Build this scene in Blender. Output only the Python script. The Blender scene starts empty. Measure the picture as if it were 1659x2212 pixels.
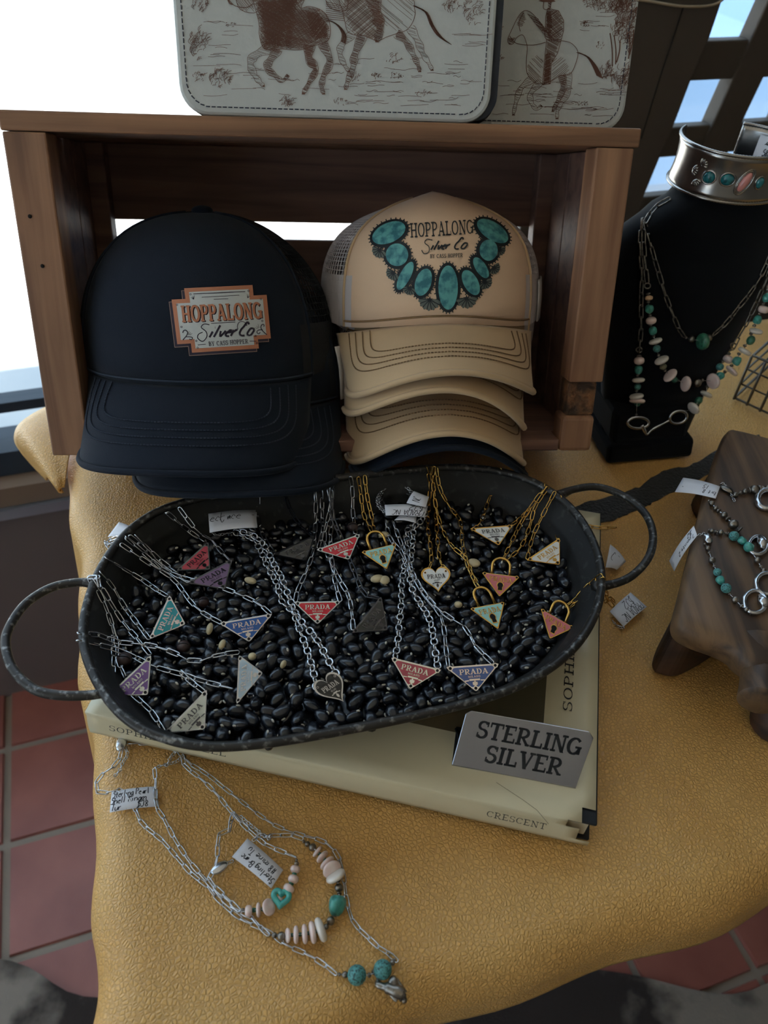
import bpy, math, random
from math import sin, cos, pi, radians, atan2, sqrt
from mathutils import Vector, Matrix
from mathutils.bvhtree import BVHTree
random.seed(11)
V = Vector
sc = bpy.context.scene
COL = sc.collection

# ------------------------------------------------------------------ camera
FPX, HC, PITCH, ROLL = 1661.0, 0.52, radians(44), radians(3.92)
_u = V((0, sin(PITCH), cos(PITCH))); _x = V((1, 0, 0))
FW = V((0, cos(PITCH), -sin(PITCH)))
UP = _u * cos(ROLL) - _x * sin(ROLL)
RT = _x * cos(ROLL) + _u * sin(ROLL)
CAM = V((0, 0, HC))
cd = bpy.data.cameras.new('camera'); cam = bpy.data.objects.new('camera', cd); COL.objects.link(cam)
cd.sensor_fit = 'VERTICAL'; cd.sensor_height = 36.0; cd.lens = 36.0 * FPX / 2212.0
cd.clip_start = 0.01; cd.clip_end = 200
cam.matrix_world = Matrix(((RT.x, UP.x, -FW.x, CAM.x), (RT.y, UP.y, -FW.y, CAM.y), (RT.z, UP.z, -FW.z, CAM.z), (0, 0, 0, 1)))
cd.dof.use_dof = True; cd.dof.focus_distance = 0.60; cd.dof.aperture_fstop = 8.0
sc.camera = cam

# ------------------------------------------------------------------ view, world, sun, big lights
sc.view_settings.view_transform = 'Standard'; sc.view_settings.look = 'None'
sc.view_settings.gamma = 1.0; sc.view_settings.use_curve_mapping = False
sc.view_settings.exposure = 0.4
sc.cycles.use_denoising = True
sc.cycles.max_bounces = 8; sc.cycles.diffuse_bounces = 4; sc.cycles.transparent_max_bounces = 16
sc.cycles.sample_clamp_indirect = 6.0
wd = bpy.data.worlds.new('sky'); sc.world = wd; wd.use_nodes = True
bg = wd.node_tree.nodes['Background']; bg.inputs[0].default_value = (0.62, 0.79, 1.0, 1); bg.inputs[1].default_value = 1.9
# room axes: the wall, the tiles and the table all share this 21 degree turn
RA = radians(21.2)
ER = V((cos(RA), sin(RA), 0)); NR = V((-sin(RA), cos(RA), 0))
def RM(a, b, z): return ER * a + NR * b + V((0, 0, z))
FLOOR = -0.90; WALLN = 1.063; CEIL = 1.75
sl = bpy.data.lights.new('sun', 'SUN'); sl.energy = 16.0; sl.angle = 0.01; sl.color = (1, .96, .9)
so = bpy.data.objects.new('sun', sl); COL.objects.link(so)
_sd = (NR * cos(radians(66)) - V((0, 0, 1)) * sin(radians(66))).normalized()
so.rotation_euler = _sd.to_track_quat('-Z', 'Y').to_euler(); so.location = RM(0, -2, 4)
def area(name, loc, d, sx, sy, e, col, portal=False):
    l = bpy.data.lights.new(name, 'AREA'); l.shape = 'RECTANGLE'; l.size = sx; l.size_y = sy; l.energy = e; l.color = col
    if portal: l.cycles.is_portal = True
    o = bpy.data.objects.new(name, l); COL.objects.link(o); o.location = loc
    o.rotation_euler = V(d).to_track_quat('-Z', 'Y').to_euler(); return o
area('window_portal', RM(-.6, WALLN + .02, .60), -NR, 4.0, 1.9, 1, (1, 1, 1), True)
area('side_window_portal', RM(-2.58, -.5, .55), ER, 2.6, 1.9, 1, (1, 1, 1), True)
area('ceiling_panel_lamp', RM(.1, -1.0, CEIL - .03), V((0, 0, -1)), .6, 1.2, 0.7, (1, .78, .5))

# ------------------------------------------------------------------ pixel -> place helpers
def ray(px, py): return FW + RT * ((px - 829.5) / FPX) - UP * ((py - 1106) / FPX)
def G(px, py, z=0.0):
    d = ray(px, py); return CAM + d * ((z - HC) / d.z)
def PL(px, py, P, N):
    d = ray(px, py); return CAM + d * ((P - CAM).dot(N) / d.dot(N))
def hit(bvh, px, py, off=0.0):
    d = ray(px, py).normalized(); h = bvh.ray_cast(CAM, d)
    if h[0] is None: return None
    n = h[1]
    if n.dot(d) > 0: n = -n
    return h[0] + n * off, n
# crate frame (leaning back against the window side)
YAW, LEAN = radians(6.71), radians(20.85)
CE = V((cos(YAW), sin(YAW), 0)); _n0 = V((-sin(YAW), cos(YAW), 0)); _z0 = V((0, 0, 1))
CZ = _z0 * cos(LEAN) + _n0 * sin(LEAN); CN = _n0 * cos(LEAN) - _z0 * sin(LEAN)
CB = V((-.0730, .7214, .0)); CW, CH, CD = .490, .271, .200
CM = Matrix(((CE.x, CN.x, CZ.x, CB.x), (CE.y, CN.y, CZ.y, CB.y), (CE.z, CN.z, CZ.z, CB.z), (0, 0, 0, 1)))
def CP(px, py, y): return CM.inverted() @ PL(px, py, CB + CN * y, CN)

# ------------------------------------------------------------------ materials
MATS = {}
def mat(name, col, rough=.5, metal=0., spec=.5, bump=None, var=None, coat=0., sheen=0., stretch=None, alpha=None, emit=None):
    """bump=(scale,strength,kind)  var=(color2, scale, lo, hi)"""
    if name in MATS: return MATS[name]
    m = bpy.data.materials.new(name); m.use_nodes = True; nt = m.node_tree; b = nt.nodes['Principled BSDF']
    b.inputs['Base Color'].default_value = (*col, 1); b.inputs['Roughness'].default_value = rough
    b.inputs['Metallic'].default_value = metal; b.inputs['Specular IOR Level'].default_value = spec
    b.inputs['Coat Weight'].default_value = coat; b.inputs['Sheen Weight'].default_value = sheen
    tc = nt.nodes.new('ShaderNodeTexCoord'); src = tc.outputs['Object']
    if stretch:
        mp = nt.nodes.new('ShaderNodeMapping'); mp.inputs['Scale'].default_value = stretch
        nt.links.new(src, mp.inputs[0]); src = mp.outputs[0]
    if var:
        n = nt.nodes.new('ShaderNodeTexNoise'); n.inputs['Scale'].default_value = var[1]; n.inputs['Detail'].default_value = 6
        nt.links.new(src, n.inputs['Vector'])
        r = nt.nodes.new('ShaderNodeValToRGB'); r.color_ramp.elements[0].position = var[2]; r.color_ramp.elements[1].position = var[3]
        r.color_ramp.elements[0].color = (*col, 1); r.color_ramp.elements[1].color = (*var[0], 1)
        nt.links.new(n.outputs['Fac'], r.inputs[0]); nt.links.new(r.outputs[0], b.inputs['Base Color'])
    if bump:
        if bump[2] == 'voronoi':
            n = nt.nodes.new('ShaderNodeTexVoronoi'); n.feature = 'DISTANCE_TO_EDGE'; out = n.outputs['Distance']
        else:
            n = nt.nodes.new('ShaderNodeTexNoise'); n.inputs['Detail'].default_value = 5; out = n.outputs['Fac']
        n.inputs['Scale'].default_value = bump[0]; nt.links.new(src, n.inputs['Vector'])
        bp = nt.nodes.new('ShaderNodeBump'); bp.inputs['Strength'].default_value = bump[1]
        bp.inputs['Distance'].default_value = bump[3] if len(bump) > 3 else .002
        nt.links.new(out, bp.inputs['Height']); nt.links.new(bp.outputs[0], b.inputs['Normal'])
    if emit:
        b.inputs['Emission Color'].default_value = (*col, 1); b.inputs['Emission Strength'].default_value = emit
    MATS[name] = m; return m
def srgb(r, g, b):
    f = lambda c: (c / 255 / 12.92) if c <= 10 else ((c / 255 + .055) / 1.055) ** 2.4
    return (f(r), f(g), f(b))

def leather_mat():
    m = bpy.data.materials.new('tan_leather'); m.use_nodes = True; nt = m.node_tree; b = nt.nodes['Principled BSDF']; L = nt.links.new
    tc = nt.nodes.new('ShaderNodeTexCoord')
    wn = nt.nodes.new('ShaderNodeTexNoise'); wn.inputs['Scale'].default_value = 55; wn.inputs['Detail'].default_value = 3
    L(tc.outputs['Object'], wn.inputs['Vector'])
    mx = nt.nodes.new('ShaderNodeMix'); mx.data_type = 'VECTOR'; mx.inputs[0].default_value = .0035
    L(tc.outputs['Object'], mx.inputs[4]); L(wn.outputs['Color'], mx.inputs[5])
    v = nt.nodes.new('ShaderNodeTexVoronoi'); v.feature = 'DISTANCE_TO_EDGE'; v.inputs['Scale'].default_value = 360
    L(mx.outputs[1], v.inputs['Vector'])
    r = nt.nodes.new('ShaderNodeValToRGB'); r.color_ramp.elements[0].position = 0.0; r.color_ramp.elements[1].position = .26; r.color_ramp.interpolation = 'EASE'
    L(v.outputs['Distance'], r.inputs[0])
    n2 = nt.nodes.new('ShaderNodeTexNoise'); n2.inputs['Scale'].default_value = 14; n2.inputs['Detail'].default_value = 6
    L(tc.outputs['Object'], n2.inputs['Vector'])
    ma = nt.nodes.new('ShaderNodeMath'); ma.operation = 'MULTIPLY_ADD'; ma.inputs[1].default_value = .8
    L(n2.outputs['Fac'], ma.inputs[0]); L(r.outputs[0], ma.inputs[2])
    bp = nt.nodes.new('ShaderNodeBump'); bp.inputs['Strength'].default_value = .5; bp.inputs['Distance'].default_value = .0009
    L(ma.outputs[0], bp.inputs['Height']); L(bp.outputs[0], b.inputs['Normal'])
    c = nt.nodes.new('ShaderNodeValToRGB')
    c.color_ramp.elements[0].position = .3; c.color_ramp.elements[0].color = (*srgb(208, 156, 82), 1)
    c.color_ramp.elements[1].position = .75; c.color_ramp.elements[1].color = (*srgb(221, 173, 101), 1)
    L(n2.outputs['Fac'], c.inputs[0])
    mm = nt.nodes.new('ShaderNodeMix'); mm.data_type = 'RGBA'; mm.blend_type = 'MULTIPLY'; mm.inputs[0].default_value = .16
    L(c.outputs[0], mm.inputs[6]); L(r.outputs[0], mm.inputs[7]); L(mm.outputs[2], b.inputs['Base Color'])
    b.inputs['Roughness'].default_value = .42; b.inputs['Specular IOR Level'].default_value = .55
    MATS['tan_leather'] = m; return m
def wood_mat(name, c1, c2, scale=1.0, axis=0, rough=.6):
    m = bpy.data.materials.new(name); m.use_nodes = True; nt = m.node_tree; b = nt.nodes['Principled BSDF']; L = nt.links.new
    tc = nt.nodes.new('ShaderNodeTexCoord'); mp = nt.nodes.new('ShaderNodeMapping')
    s = [60 * scale] * 3; s[axis] = 3.5 * scale; mp.inputs['Scale'].default_value = s
    L(tc.outputs['Object'], mp.inputs[0])
    n = nt.nodes.new('ShaderNodeTexNoise'); n.inputs['Scale'].default_value = 1.0; n.inputs['Detail'].default_value = 8; n.inputs['Distortion'].default_value = .8
    L(mp.outputs[0], n.inputs['Vector'])
    n3 = nt.nodes.new('ShaderNodeTexNoise'); n3.inputs['Scale'].default_value = 9; L(tc.outputs['Object'], n3.inputs['Vector'])
    r = nt.nodes.new('ShaderNodeValToRGB'); r.color_ramp.elements[0].position = .33; r.color_ramp.elements[1].position = .62
    r.color_ramp.elements[0].color = (*c1, 1); r.color_ramp.elements[1].color = (*c2, 1)
    L(n.outputs['Fac'], r.inputs[0])
    mm = nt.nodes.new('ShaderNodeMix'); mm.data_type = 'RGBA'; mm.blend_type = 'OVERLAY'; mm.inputs[0].default_value = .35
    L(r.outputs[0], mm.inputs[6]); L(n3.outputs['Fac'], mm.inputs[7]); L(mm.outputs[2], b.inputs['Base Color'])
    bp = nt.nodes.new('ShaderNodeBump'); bp.inputs['Strength'].default_value = .35; bp.inputs['Distance'].default_value = .001
    L(n.outputs['Fac'], bp.inputs['Height']); L(bp.outputs[0], b.inputs['Normal'])
    b.inputs['Roughness'].default_value = rough; MATS[name] = m; return m
def glass_mat():
    m = bpy.data.materials.new('window_glass'); m.use_nodes = True; nt = m.node_tree; nt.nodes.clear(); L = nt.links.new
    o = nt.nodes.new('ShaderNodeOutputMaterial'); mx = nt.nodes.new('ShaderNodeMixShader'); mx.inputs[0].default_value = .05
    t = nt.nodes.new('ShaderNodeBsdfTransparent'); t.inputs[0].default_value = (.95, .98, .98, 1)
    g = nt.nodes.new('ShaderNodeBsdfGlossy'); g.inputs['Roughness'].default_value = .03
    L(t.outputs[0], mx.inputs[1]); L(g.outputs[0], mx.inputs[2]); L(mx.outputs[0], o.inputs[0]); MATS['window_glass'] = m; return m

# ------------------------------------------------------------------ mesh collector
WM = {}
def tag(o, label=None, cat=None, group=None, kind=None):
    if label: o['label'] = label
    if cat: o['category'] = cat
    if group: o['group'] = group
    if kind: o['kind'] = kind
    return o
def thing(name, label, cat, loc=(0, 0, 0), M=None, group=None):
    o = bpy.data.objects.new(name, None); COL.objects.link(o); o.empty_display_size = .01
    if M is None: M = Matrix.Translation(V(loc))
    o.matrix_basis = M; WM[o.name] = M.copy(); return tag(o, label, cat, group)
class MB:
    def __init__(s): s.v = []; s.f = []; s.m = []
    def add(s, vs, fs, mi=0):
        k = len(s.v); s.v += [V(a) for a in vs]
        for f in fs: s.f.append(tuple(i + k for i in f)); s.m.append(mi)
        return s
    def box(s, c, d, M=None, mi=0):
        c = V(c); vs = []
        for x in (-.5, .5):
            for y in (-.5, .5):
                for z in (-.5, .5):
                    p = V((x * d[0], y * d[1], z * d[2])); p = (M @ p if M is not None else p) + c; vs.append(p)
        return s.add(vs, [(0, 1, 3, 2), (4, 6, 7, 5), (0, 4, 5, 1), (2, 3, 7, 6), (0, 2, 6, 4), (1, 5, 7, 3)], mi)
    def hexa(s, b, t, mi=0):
        n = len(b); return s.add(list(b) + list(t), [tuple(range(n))[::-1], tuple(range(n, 2 * n))] + [(i, (i + 1) % n, n + (i + 1) % n, n + i) for i in range(n)], mi)
    def tube(s, pts, r, n=8, closed=False, mi=0, cap=True, flat=1.0):
        pts = [V(p) for p in pts]; N = len(pts)
        if N < 2: return s
        rr = r if hasattr(r, '__len__') else [r] * N
        T = []
        for i in range(N):
            a = pts[(i - 1) % N] if (closed or i > 0) else pts[i]; b = pts[(i + 1) % N] if (closed or i < N - 1) else pts[i]
            t = b - a; T.append(t.normalized() if t.length > 1e-9 else V((0, 0, 1)))
        u = T[0].orthogonal().normalized(); vs = []
        for i in range(N):
            u = (u - T[i] * u.dot(T[i]))
            u = u.normalized() if u.length > 1e-6 else T[i].orthogonal().normalized()
            w = T[i].cross(u)
            for k in range(n):
                a = 2 * pi * k / n; vs.append(pts[i] + u * (rr[i] * cos(a)) + w * (rr[i] * sin(a) * flat))
        fs = []
        for i in range(N if closed else N - 1):
            j = (i + 1) % N
            for k in range(n): fs.append((i * n + k, i * n + (k + 1) % n, j * n + (k + 1) % n, j * n + k))
        if not closed and cap: fs.append(tuple(range(n))[::-1]); fs.append(tuple((N - 1) * n + k for k in range(n)))
        return s.add(vs, fs, mi)
    def ell(s, c, A, B, C, nu=12, nv=8, mi=0):
        c = V(c); A = V(A); B = V(B); C = V(C); vs = [c + C]
        for j in range(1, nv):
            ph = pi * j / nv
            for i in range(nu):
                th = 2 * pi * i / nu; vs.append(c + A * (cos(th) * sin(ph)) + B * (sin(th) * sin(ph)) + C * cos(ph))
        vs.append(c - C); fs = [(0, 1 + i, 1 + (i + 1) % nu) for i in range(nu)]
        for j in range(nv - 2):
            a = 1 + j * nu
            for i in range(nu): fs.append((a + i, a + nu + i, a + nu + (i + 1) % nu, a + (i + 1) % nu))
        a = 1 + (nv - 2) * nu; z = len(vs) - 1
        fs += [(a + i, z, a + (i + 1) % nu) for i in range(nu)]
        return s.add(vs, fs, mi)
    def lathe(s, prof, c=(0, 0, 0), ax=(0, 0, 1), n=16, mi=0, sx=1.0, sy=1.0):
        c = V(c); ax = V(ax).normalized(); u = ax.orthogonal().normalized(); w = ax.cross(u); vs = []
        for r, h in prof:
            for i in range(n): a = 2 * pi * i / n; vs.append(c + u * (r * cos(a) * sx) + w * (r * sin(a) * sy) + ax * h)
        fs = []
        for j in range(len(prof) - 1):
            for i in range(n): fs.append((j * n + i, j * n + (i + 1) % n, (j + 1) * n + (i + 1) % n, (j + 1) * n + i))
        fs.append(tuple(range(n))[::-1]); fs.append(tuple((len(prof) - 1) * n + i for i in range(n)))
        return s.add(vs, fs, mi)
    def grid(s, fn, nu, nv, mi=0, closed=False):
        vs = [fn(i / nu, j / nv) for j in range(nv + 1) for i in range(nu + 1)]
        return s.add(vs, [(j * (nu + 1) + i, j * (nu + 1) + i + 1, (j + 1) * (nu + 1) + i + 1, (j + 1) * (nu + 1) + i) for j in range(nv) for i in range(nu)], mi)
    def prism(s, poly, mp, h0, h1, mi=0):
        """poly 2D points, mp(x,y,h)->3D"""
        return s.hexa([mp(x, y, h0) for x, y in poly], [mp(x, y, h1) for x, y in poly], mi)
    def mesh(s, name, mats, smooth=True, Minv=None):
        me = bpy.data.meshes.new(name)
        me.from_pydata([tuple(Minv @ p) if Minv is not None else tuple(p) for p in s.v], [], s.f)
        for m in (mats if isinstance(mats, (list, tuple)) else [mats]): me.materials.append(m)
        if any(s.m): me.polygons.foreach_set('material_index', s.m)
        if smooth: me.polygons.foreach_set('use_smooth', [True] * len(s.f))
        me.validate(); me.update(); return me
    def build(s, name, mats, parent=None, smooth=True, bevel=0, loc=None, local=False, label=None, sharp=None):
        """vertices are world points unless local; the object is stored under its parent"""
        if parent is not None: M = WM[parent.name]
        elif loc is not None: M = Matrix.Translation(V(loc))
        else: M = Matrix.Identity(4)
        me = s.mesh(name, mats, smooth, None if local else M.inverted())
        o = bpy.data.objects.new(name, me); COL.objects.link(o)
        if parent is not None: o.parent = parent
        else: o.matrix_basis = M
        WM[o.name] = M.copy()
        if bevel:
            b = o.modifiers.new('bevel', 'BEVEL'); b.width = bevel; b.segments = 2; b.limit_method = 'ANGLE'
        if label: o['label'] = label
        if smooth and sharp is not None:
            me.set_sharp_from_angle(angle=sharp)
        return o
def place(name, me, M, parent=None):
    o = bpy.data.objects.new(name, me); COL.objects.link(o)
    if parent is not None: o.parent = parent; o.matrix_basis = WM[parent.name].inverted() @ M
    else: o.matrix_basis = M
    WM[o.name] = M.copy(); return o
def frame(loc, X, Y, Z, s=1.0):
    return Matrix(((X.x * s, Y.x * s, Z.x * s, loc.x), (X.y * s, Y.y * s, Z.y * s, loc.y), (X.z * s, Y.z * s, Z.z * s, loc.z), (0, 0, 0, 1)))
def catmull(pts, n=6, closed=False):
    P = [V(p) for p in pts]; N = len(P); out = []
    for i in range(N if closed else N - 1):
        p0 = P[(i - 1) % N] if closed or i > 0 else P[i]; p1 = P[i]; p2 = P[(i + 1) % N]
        p3 = P[(i + 2) % N] if closed or i + 2 < N else p2
        for k in range(n):
            t = k / n; out.append(.5 * ((2 * p1) + (p2 - p0) * t + (2 * p0 - 5 * p1 + 4 * p2 - p3) * t * t + (3 * p1 - p0 - 3 * p2 + p3) * t ** 3))
    if not closed: out.append(P[-1])
    return out
def resample(pts, d):
    out = [pts[0].copy()]; acc = 0.; 
    for a, b in zip(pts, pts[1:]):
        L = (b - a).length
        while L > 1e-9 and acc + L >= d:
            t = (d - acc) / L; a = a.lerp(b, t); out.append(a.copy()); L = (b - a).length; acc = 0.
        acc += L
    return out

# ------------------------------------------------------------------ lettering (own glyphs, drawn as flat strokes)
def _A(cx, cy, rx, ry, a0, a1, w): return ('A', cx, cy, rx, ry, a0, a1, w)
def _stem(x): return [('L', x, 0, x, 1, .2), ('B', x - .2, 0, x + .2, .1), ('B', x - .2, .9, x + .2, 1)]
_P = _stem(.22) + [('B', .2, .9, .45, 1), ('B', .2, .42, .45, .5), _A(.43, .71, .3, .245, -90, 90, .18)]
GLY = {
 'P': (.86, _P), 'R': (.95, _P + [('L', .42, .46, .8, .04, .2), ('B', .68, 0, .95, .1)]),
 'A': (.98, [('L', .48, 1, .16, .05, .11), ('L', .46, 1, .8, .05, .22), ('B', .26, .28, .72, .37), ('B', .0, 0, .32, .1), ('B', .6, 0, .98, .1)]),
 'D': (.95, _stem(.22) + [('B', .2, .9, .45, 1), ('B', .2, 0, .45, .1), _A(.43, .5, .38, .45, -90, 90, .2)]),
 'M': (1.2, [('L', .2, 0, .2, 1, .12), ('L', .98, 0, .98, 1, .2), ('L', .22, 1, .6, .05, .2), ('L', .98, 1, .6, .05, .1), ('B', .02, 0, .38, .1), ('B', .78, 0, 1.18, .1), ('B', .02, .9, .3, 1), ('B', .9, .9, 1.18, 1)]),
 'I': (.46, _stem(.23)), 'L': (.82, _stem(.22) + [('B', .2, 0, .78, .1), ('L', .74, 0, .74, .3, .09)]),
 'N': (1.02, [('L', .2, 0, .2, 1, .11), ('L', .82, 0, .82, 1, .11), ('L', .2, 1, .82, 0, .22), ('B', .04, 0, .38, .1), ('B', .04, .9, .3, 1), ('B', .64, .9, 1., 1)]),
 'O': (.96, [_A(.48, .5, .38, .45, 0, 360, .2)]),
 'H': (1.02, _stem(.22) + _stem(.8) + [('B', .22, .45, .8, .55)]),
 'G': (.98, [_A(.48, .5, .38, .45, 42, 335, .2), ('L', .82, .05, .82, .45, .18), ('B', .56, .4, .96, .5)]),
 'C': (.92, [_A(.48, .5, .38, .45, 42, 318, .2), ('L', .8, .68, .8, .95, .09)]),
 'S': (.8, [_A(.4, .73, .27, .23, 30, 270, .17), _A(.4, .26, .29, .24, -150, 90, .19), ('L', .68, .7, .68, .97, .08), ('L', .12, .03, .12, .3, .08)]),
 'T': (.92, [('L', .46, 0, .46, 1, .2), ('B', .26, 0, .66, .1), ('B', .04, .9, .88, 1), ('L', .07, .72, .07, 1, .08), ('L', .85, .72, .85, 1, .08)]),
 'E': (.86, _stem(.22) + [('B', .2, .9, .76, 1), ('B', .2, 0, .8, .1), ('B', .2, .46, .6, .55), ('L', .74, .74, .74, 1, .08), ('L', .78, 0, .78, .27, .08)]),
 'V': (.98, [('L', .18, 1, .5, 0, .22), ('L', .82, 1, .5, 0, .1), ('B', 0, .9, .38, 1), ('B', .64, .9, .98, 1)]),
 'B': (.9, _stem(.22) + [('B', .2, .9, .45, 1), ('B', .2, .47, .48, .55), ('B', .2, 0, .48, .1), _A(.43, .74, .25, .215, -90, 90, .17), _A(.46, .27, .3, .235, -90, 90, .19)]),
 'Y': (.96, [('L', .14, 1, .48, .45, .2), ('L', .82, 1, .48, .45, .1), ('L', .48, 0, .48, .48, .2), ('B', .28, 0, .68, .1), ('B', 0, .9, .34, 1), ('B', .66, .9, .96, 1)]),
 'U': (1., [('L', .2, .3, .2, 1, .2), ('L', .8, .3, .8, 1, .1), _A(.5, .32, .3, .27, 180, 360, .17), ('B', .02, .9, .38, 1), ('B', .64, .9, .98, 1)]),
 ' ': (.5, [])}
# handwriting: polylines on a small grid, baseline 2, x-height 5, ascender 8
HW = {'a': ['45343324225423', '454352'], 'b': ['0802', '04153545422202', ], 'c': ['44352514032232'], 'd': ['4535241322324', '4842'], 'e': ['0444352514032242'],
 'g': ['45351403223244', '45411000'], 'h': ['0802', '0425354442'], 'i': ['1512', '1717'], 'k': ['0802', '45042042'], 'l': ['1812'], 'm': ['0502', '0415252412', '22', '2435454442'],
 'n': ['0502', '0425354442'], 'o': ['25150312223244352515'], 'r': ['0502', '042535'], 's': ['44351514342212'], 't': ['27232242', '0545'], 'u': ['0503123244', '4542'], 'v': ['052245'],
 'w': ['0512243245', ], 'p': ['0500', '04254443321203'], 'x': ['0542', '4502'], 'y': ['0523', '4510'],
 'S': ['47382817164544321202'], 'P': ['0208', '0838474625'], 'T': ['0848', '2822'], 'K': ['0802', '480542'], 'B': ['0208', '0838473505', '3544433202'], 'C': ['4738281605032242'],
 'N': ['02084248'], 'R': ['0208', '0838474605', '2542'], 'A': ['022842', '1434'], 'D': ['02083846443202'], 'W': ['0812243248'], 'I': ['2822'], 'L': ['080242'], 'O': ['28160413223445362828'],
 '$': ['47281645431201', '2921'], '3': ['0728384635', '354433221203'], '2': ['07283846021242', ], '8': ['25462817254322132525'], '9': ['45261728384642', ], '#': ['1218', '3238', '0444', '0646'],
 '.': ['1212'], '7': ['084822'], '5': ['48080535443212'], 'z': ['05450242'], 'f': ['48271722', '0535'], '-': ['0545'], "'": ['1816'], ' ': []}
class D2:
    def __init__(s): s.p = []
    def poly(s, pts, mi=0): s.p.append(([tuple(q) for q in pts], mi)); return s
    def line(s, a, b, w, mi=0, w2=None):
        ax, ay = a; bx, by = b; dx, dy = bx - ax, by - ay; L = sqrt(dx * dx + dy * dy) or 1e-9; nx, ny = -dy / L * .5, dx / L * .5; w2 = w if w2 is None else w2
        return s.poly([(ax + nx * w, ay + ny * w), (bx + nx * w2, by + ny * w2), (bx - nx * w2, by - ny * w2), (ax - nx * w, ay - ny * w)], mi)
    def pl(s, pts, w, mi=0, taper=False, sm=0):
        if sm: pts = [(q.x, q.y) for q in catmull([(a, b, 0) for a, b in pts], sm)]
        n = len(pts) - 1
        for i in range(n):
            wa = w if not taper else w * (1 - .75 * abs(2 * i / n - 1)); wb = w if not taper else w * (1 - .75 * abs(2 * (i + 1) / n - 1))
            s.line(pts[i], pts[i + 1], wa, mi, wb)
        return s
    def ring(s, cx, cy, rx, ry, w, mi=0, n=20, rot=0, a0=0, a1=360):
        c, q = cos(rot), sin(rot); pts = []
        for i in range(n + 1):
            a = radians(a0 + (a1 - a0) * i / n); x, y = rx * cos(a), ry * sin(a); pts.append((cx + x * c - y * q, cy + x * q + y * c))
        return s.pl(pts, w, mi)
    def disc(s, cx, cy, rx, ry, mi=0, n=20, rot=0, rings=3):
        c, q = cos(rot), sin(rot)
        def P(k, i): a = 2 * pi * i / n; x, y = rx * k * cos(a), ry * k * sin(a); return (cx + x * c - y * q, cy + x * q + y * c)
        for i in range(n):
            s.poly([(cx, cy), P(1 / rings, i), P(1 / rings, i + 1)], mi)
            for k in range(1, rings): s.poly([P(k / rings, i), P((k + 1) / rings, i), P((k + 1) / rings, i + 1), P(k / rings, i + 1)], mi)
        return s
    def rect(s, x0, y0, x1, y1, nx=1, ny=1, mi=0, f=None):
        f = f or (lambda x, y: (x, y))
        for i in range(nx):
            for j in range(ny):
                a, b = x0 + (x1 - x0) * i / nx, x0 + (x1 - x0) * (i + 1) / nx; c, d = y0 + (y1 - y0) * j / ny, y0 + (y1 - y0) * (j + 1) / ny
                s.poly([f(a, c), f(b, c), f(b, d), f(a, d)], mi)
        return s
    def text(s, t, O, U, Vv, mi=0, track=0.0, bold=1.0, fit=None):
        """O origin, U vector of one em along the line, Vv vector of one cap height; fit = total length vector factor"""
        tot = sum(GLY[c][0] + track for c in t) - track
        k = 1.0 if fit is None else fit / tot
        x = 0
        f = lambda a, b: (O[0] + U[0] * a * k + Vv[0] * b, O[1] + U[1] * a * k + Vv[1] * b)
        for c in t:
            adv, pr = GLY[c]
            for g in pr:
                if g[0] == 'L':
                    _, x0, y0, x1, y1, w = g; dx, dy = x1 - x0, y1 - y0; w *= bold
                    if abs(dy) < 1e-6: s.poly([f(x + x0, y0 - w / 2), f(x + x1, y0 - w / 2), f(x + x1, y0 + w / 2), f(x + x0, y0 + w / 2)], mi)
                    else: s.poly([f(x + x0 - w / 2, y0), f(x + x0 + w / 2, y0), f(x + x1 + w / 2, y1), f(x + x1 - w / 2, y1)], mi)
                elif g[0] == 'B': s.poly([f(x + g[1], g[2]), f(x + g[3], g[2]), f(x + g[3], g[4]), f(x + g[1], g[4])], mi)
                else:
                    _, cx, cy, rx, ry, a0, a1, w = g; n = max(5, int(abs(a1 - a0) / 22))
                    for i in range(n):
                        q = []
                        for a in (a0 + (a1 - a0) * i / n, a0 + (a1 - a0) * (i + 1) / n):
                            r = radians(a); ww = w * bold * (.45 + .55 * abs(cos(r))) * .5
                            q.append((f(x + cx + (rx + ww) * cos(r), cy + (ry + ww) * sin(r)), f(x + cx + (rx - ww) * cos(r), cy + (ry - ww) * sin(r))))
                        s.poly([q[0][0], q[1][0], q[1][1], q[0][1]], mi)
            x += adv + track
        return s
    def hand(s, t, O, U, Vv, w, mi=0, slant=.12, jit=.10, adv=.62, var=False):
        """handwritten line; U = vector for one character width unit, Vv = vector of x-height"""
        x = 0.
        for c in t:
            wid = .35 if c in 'il.\'' else (.4 if c == ' ' else (1. if c in 'mwMW' else adv))
            for st in HW.get(c, []):
                st = st if len(st) % 2 == 0 else st[:-1]
                pts = [(int(st[i]), int(st[i + 1])) for i in range(0, len(st), 2)]
                pts = [(a + random.uniform(-jit, jit), b + random.uniform(-jit, jit)) for a, b in pts]
                if len(pts) == 1 or (len(pts) == 2 and abs(pts[0][0] - pts[1][0]) + abs(pts[0][1] - pts[1][1]) < .7): pts = [pts[0], (pts[0][0] + .5, pts[0][1])]
                q = []
                for a, b in pts:
                    yy = (b - 2) / 3.; xx = x + a / 4. * wid + slant * yy
                    q.append((O[0] + U[0] * xx + Vv[0] * yy, O[1] + U[1] * xx + Vv[1] * yy))
                s.pl(q, w, mi, taper=False, sm=3 if len(q) > 2 else 0)
            x += wid + .2
        return s
    def build(s, name, mp, mats, parent, loc=None, sub=0, label=None):
        mb = MB(); mb_cache = {}
        for pts, mi in s.p:
            q = [mp(x, y) for x, y in pts]
            if any(a is None for a in q): continue
            mb.add(q, [tuple(range(len(q)))], mi)
        if not mb.f: return None
        return mb.build(name, mats, parent, smooth=False, loc=loc, label=label)
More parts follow.
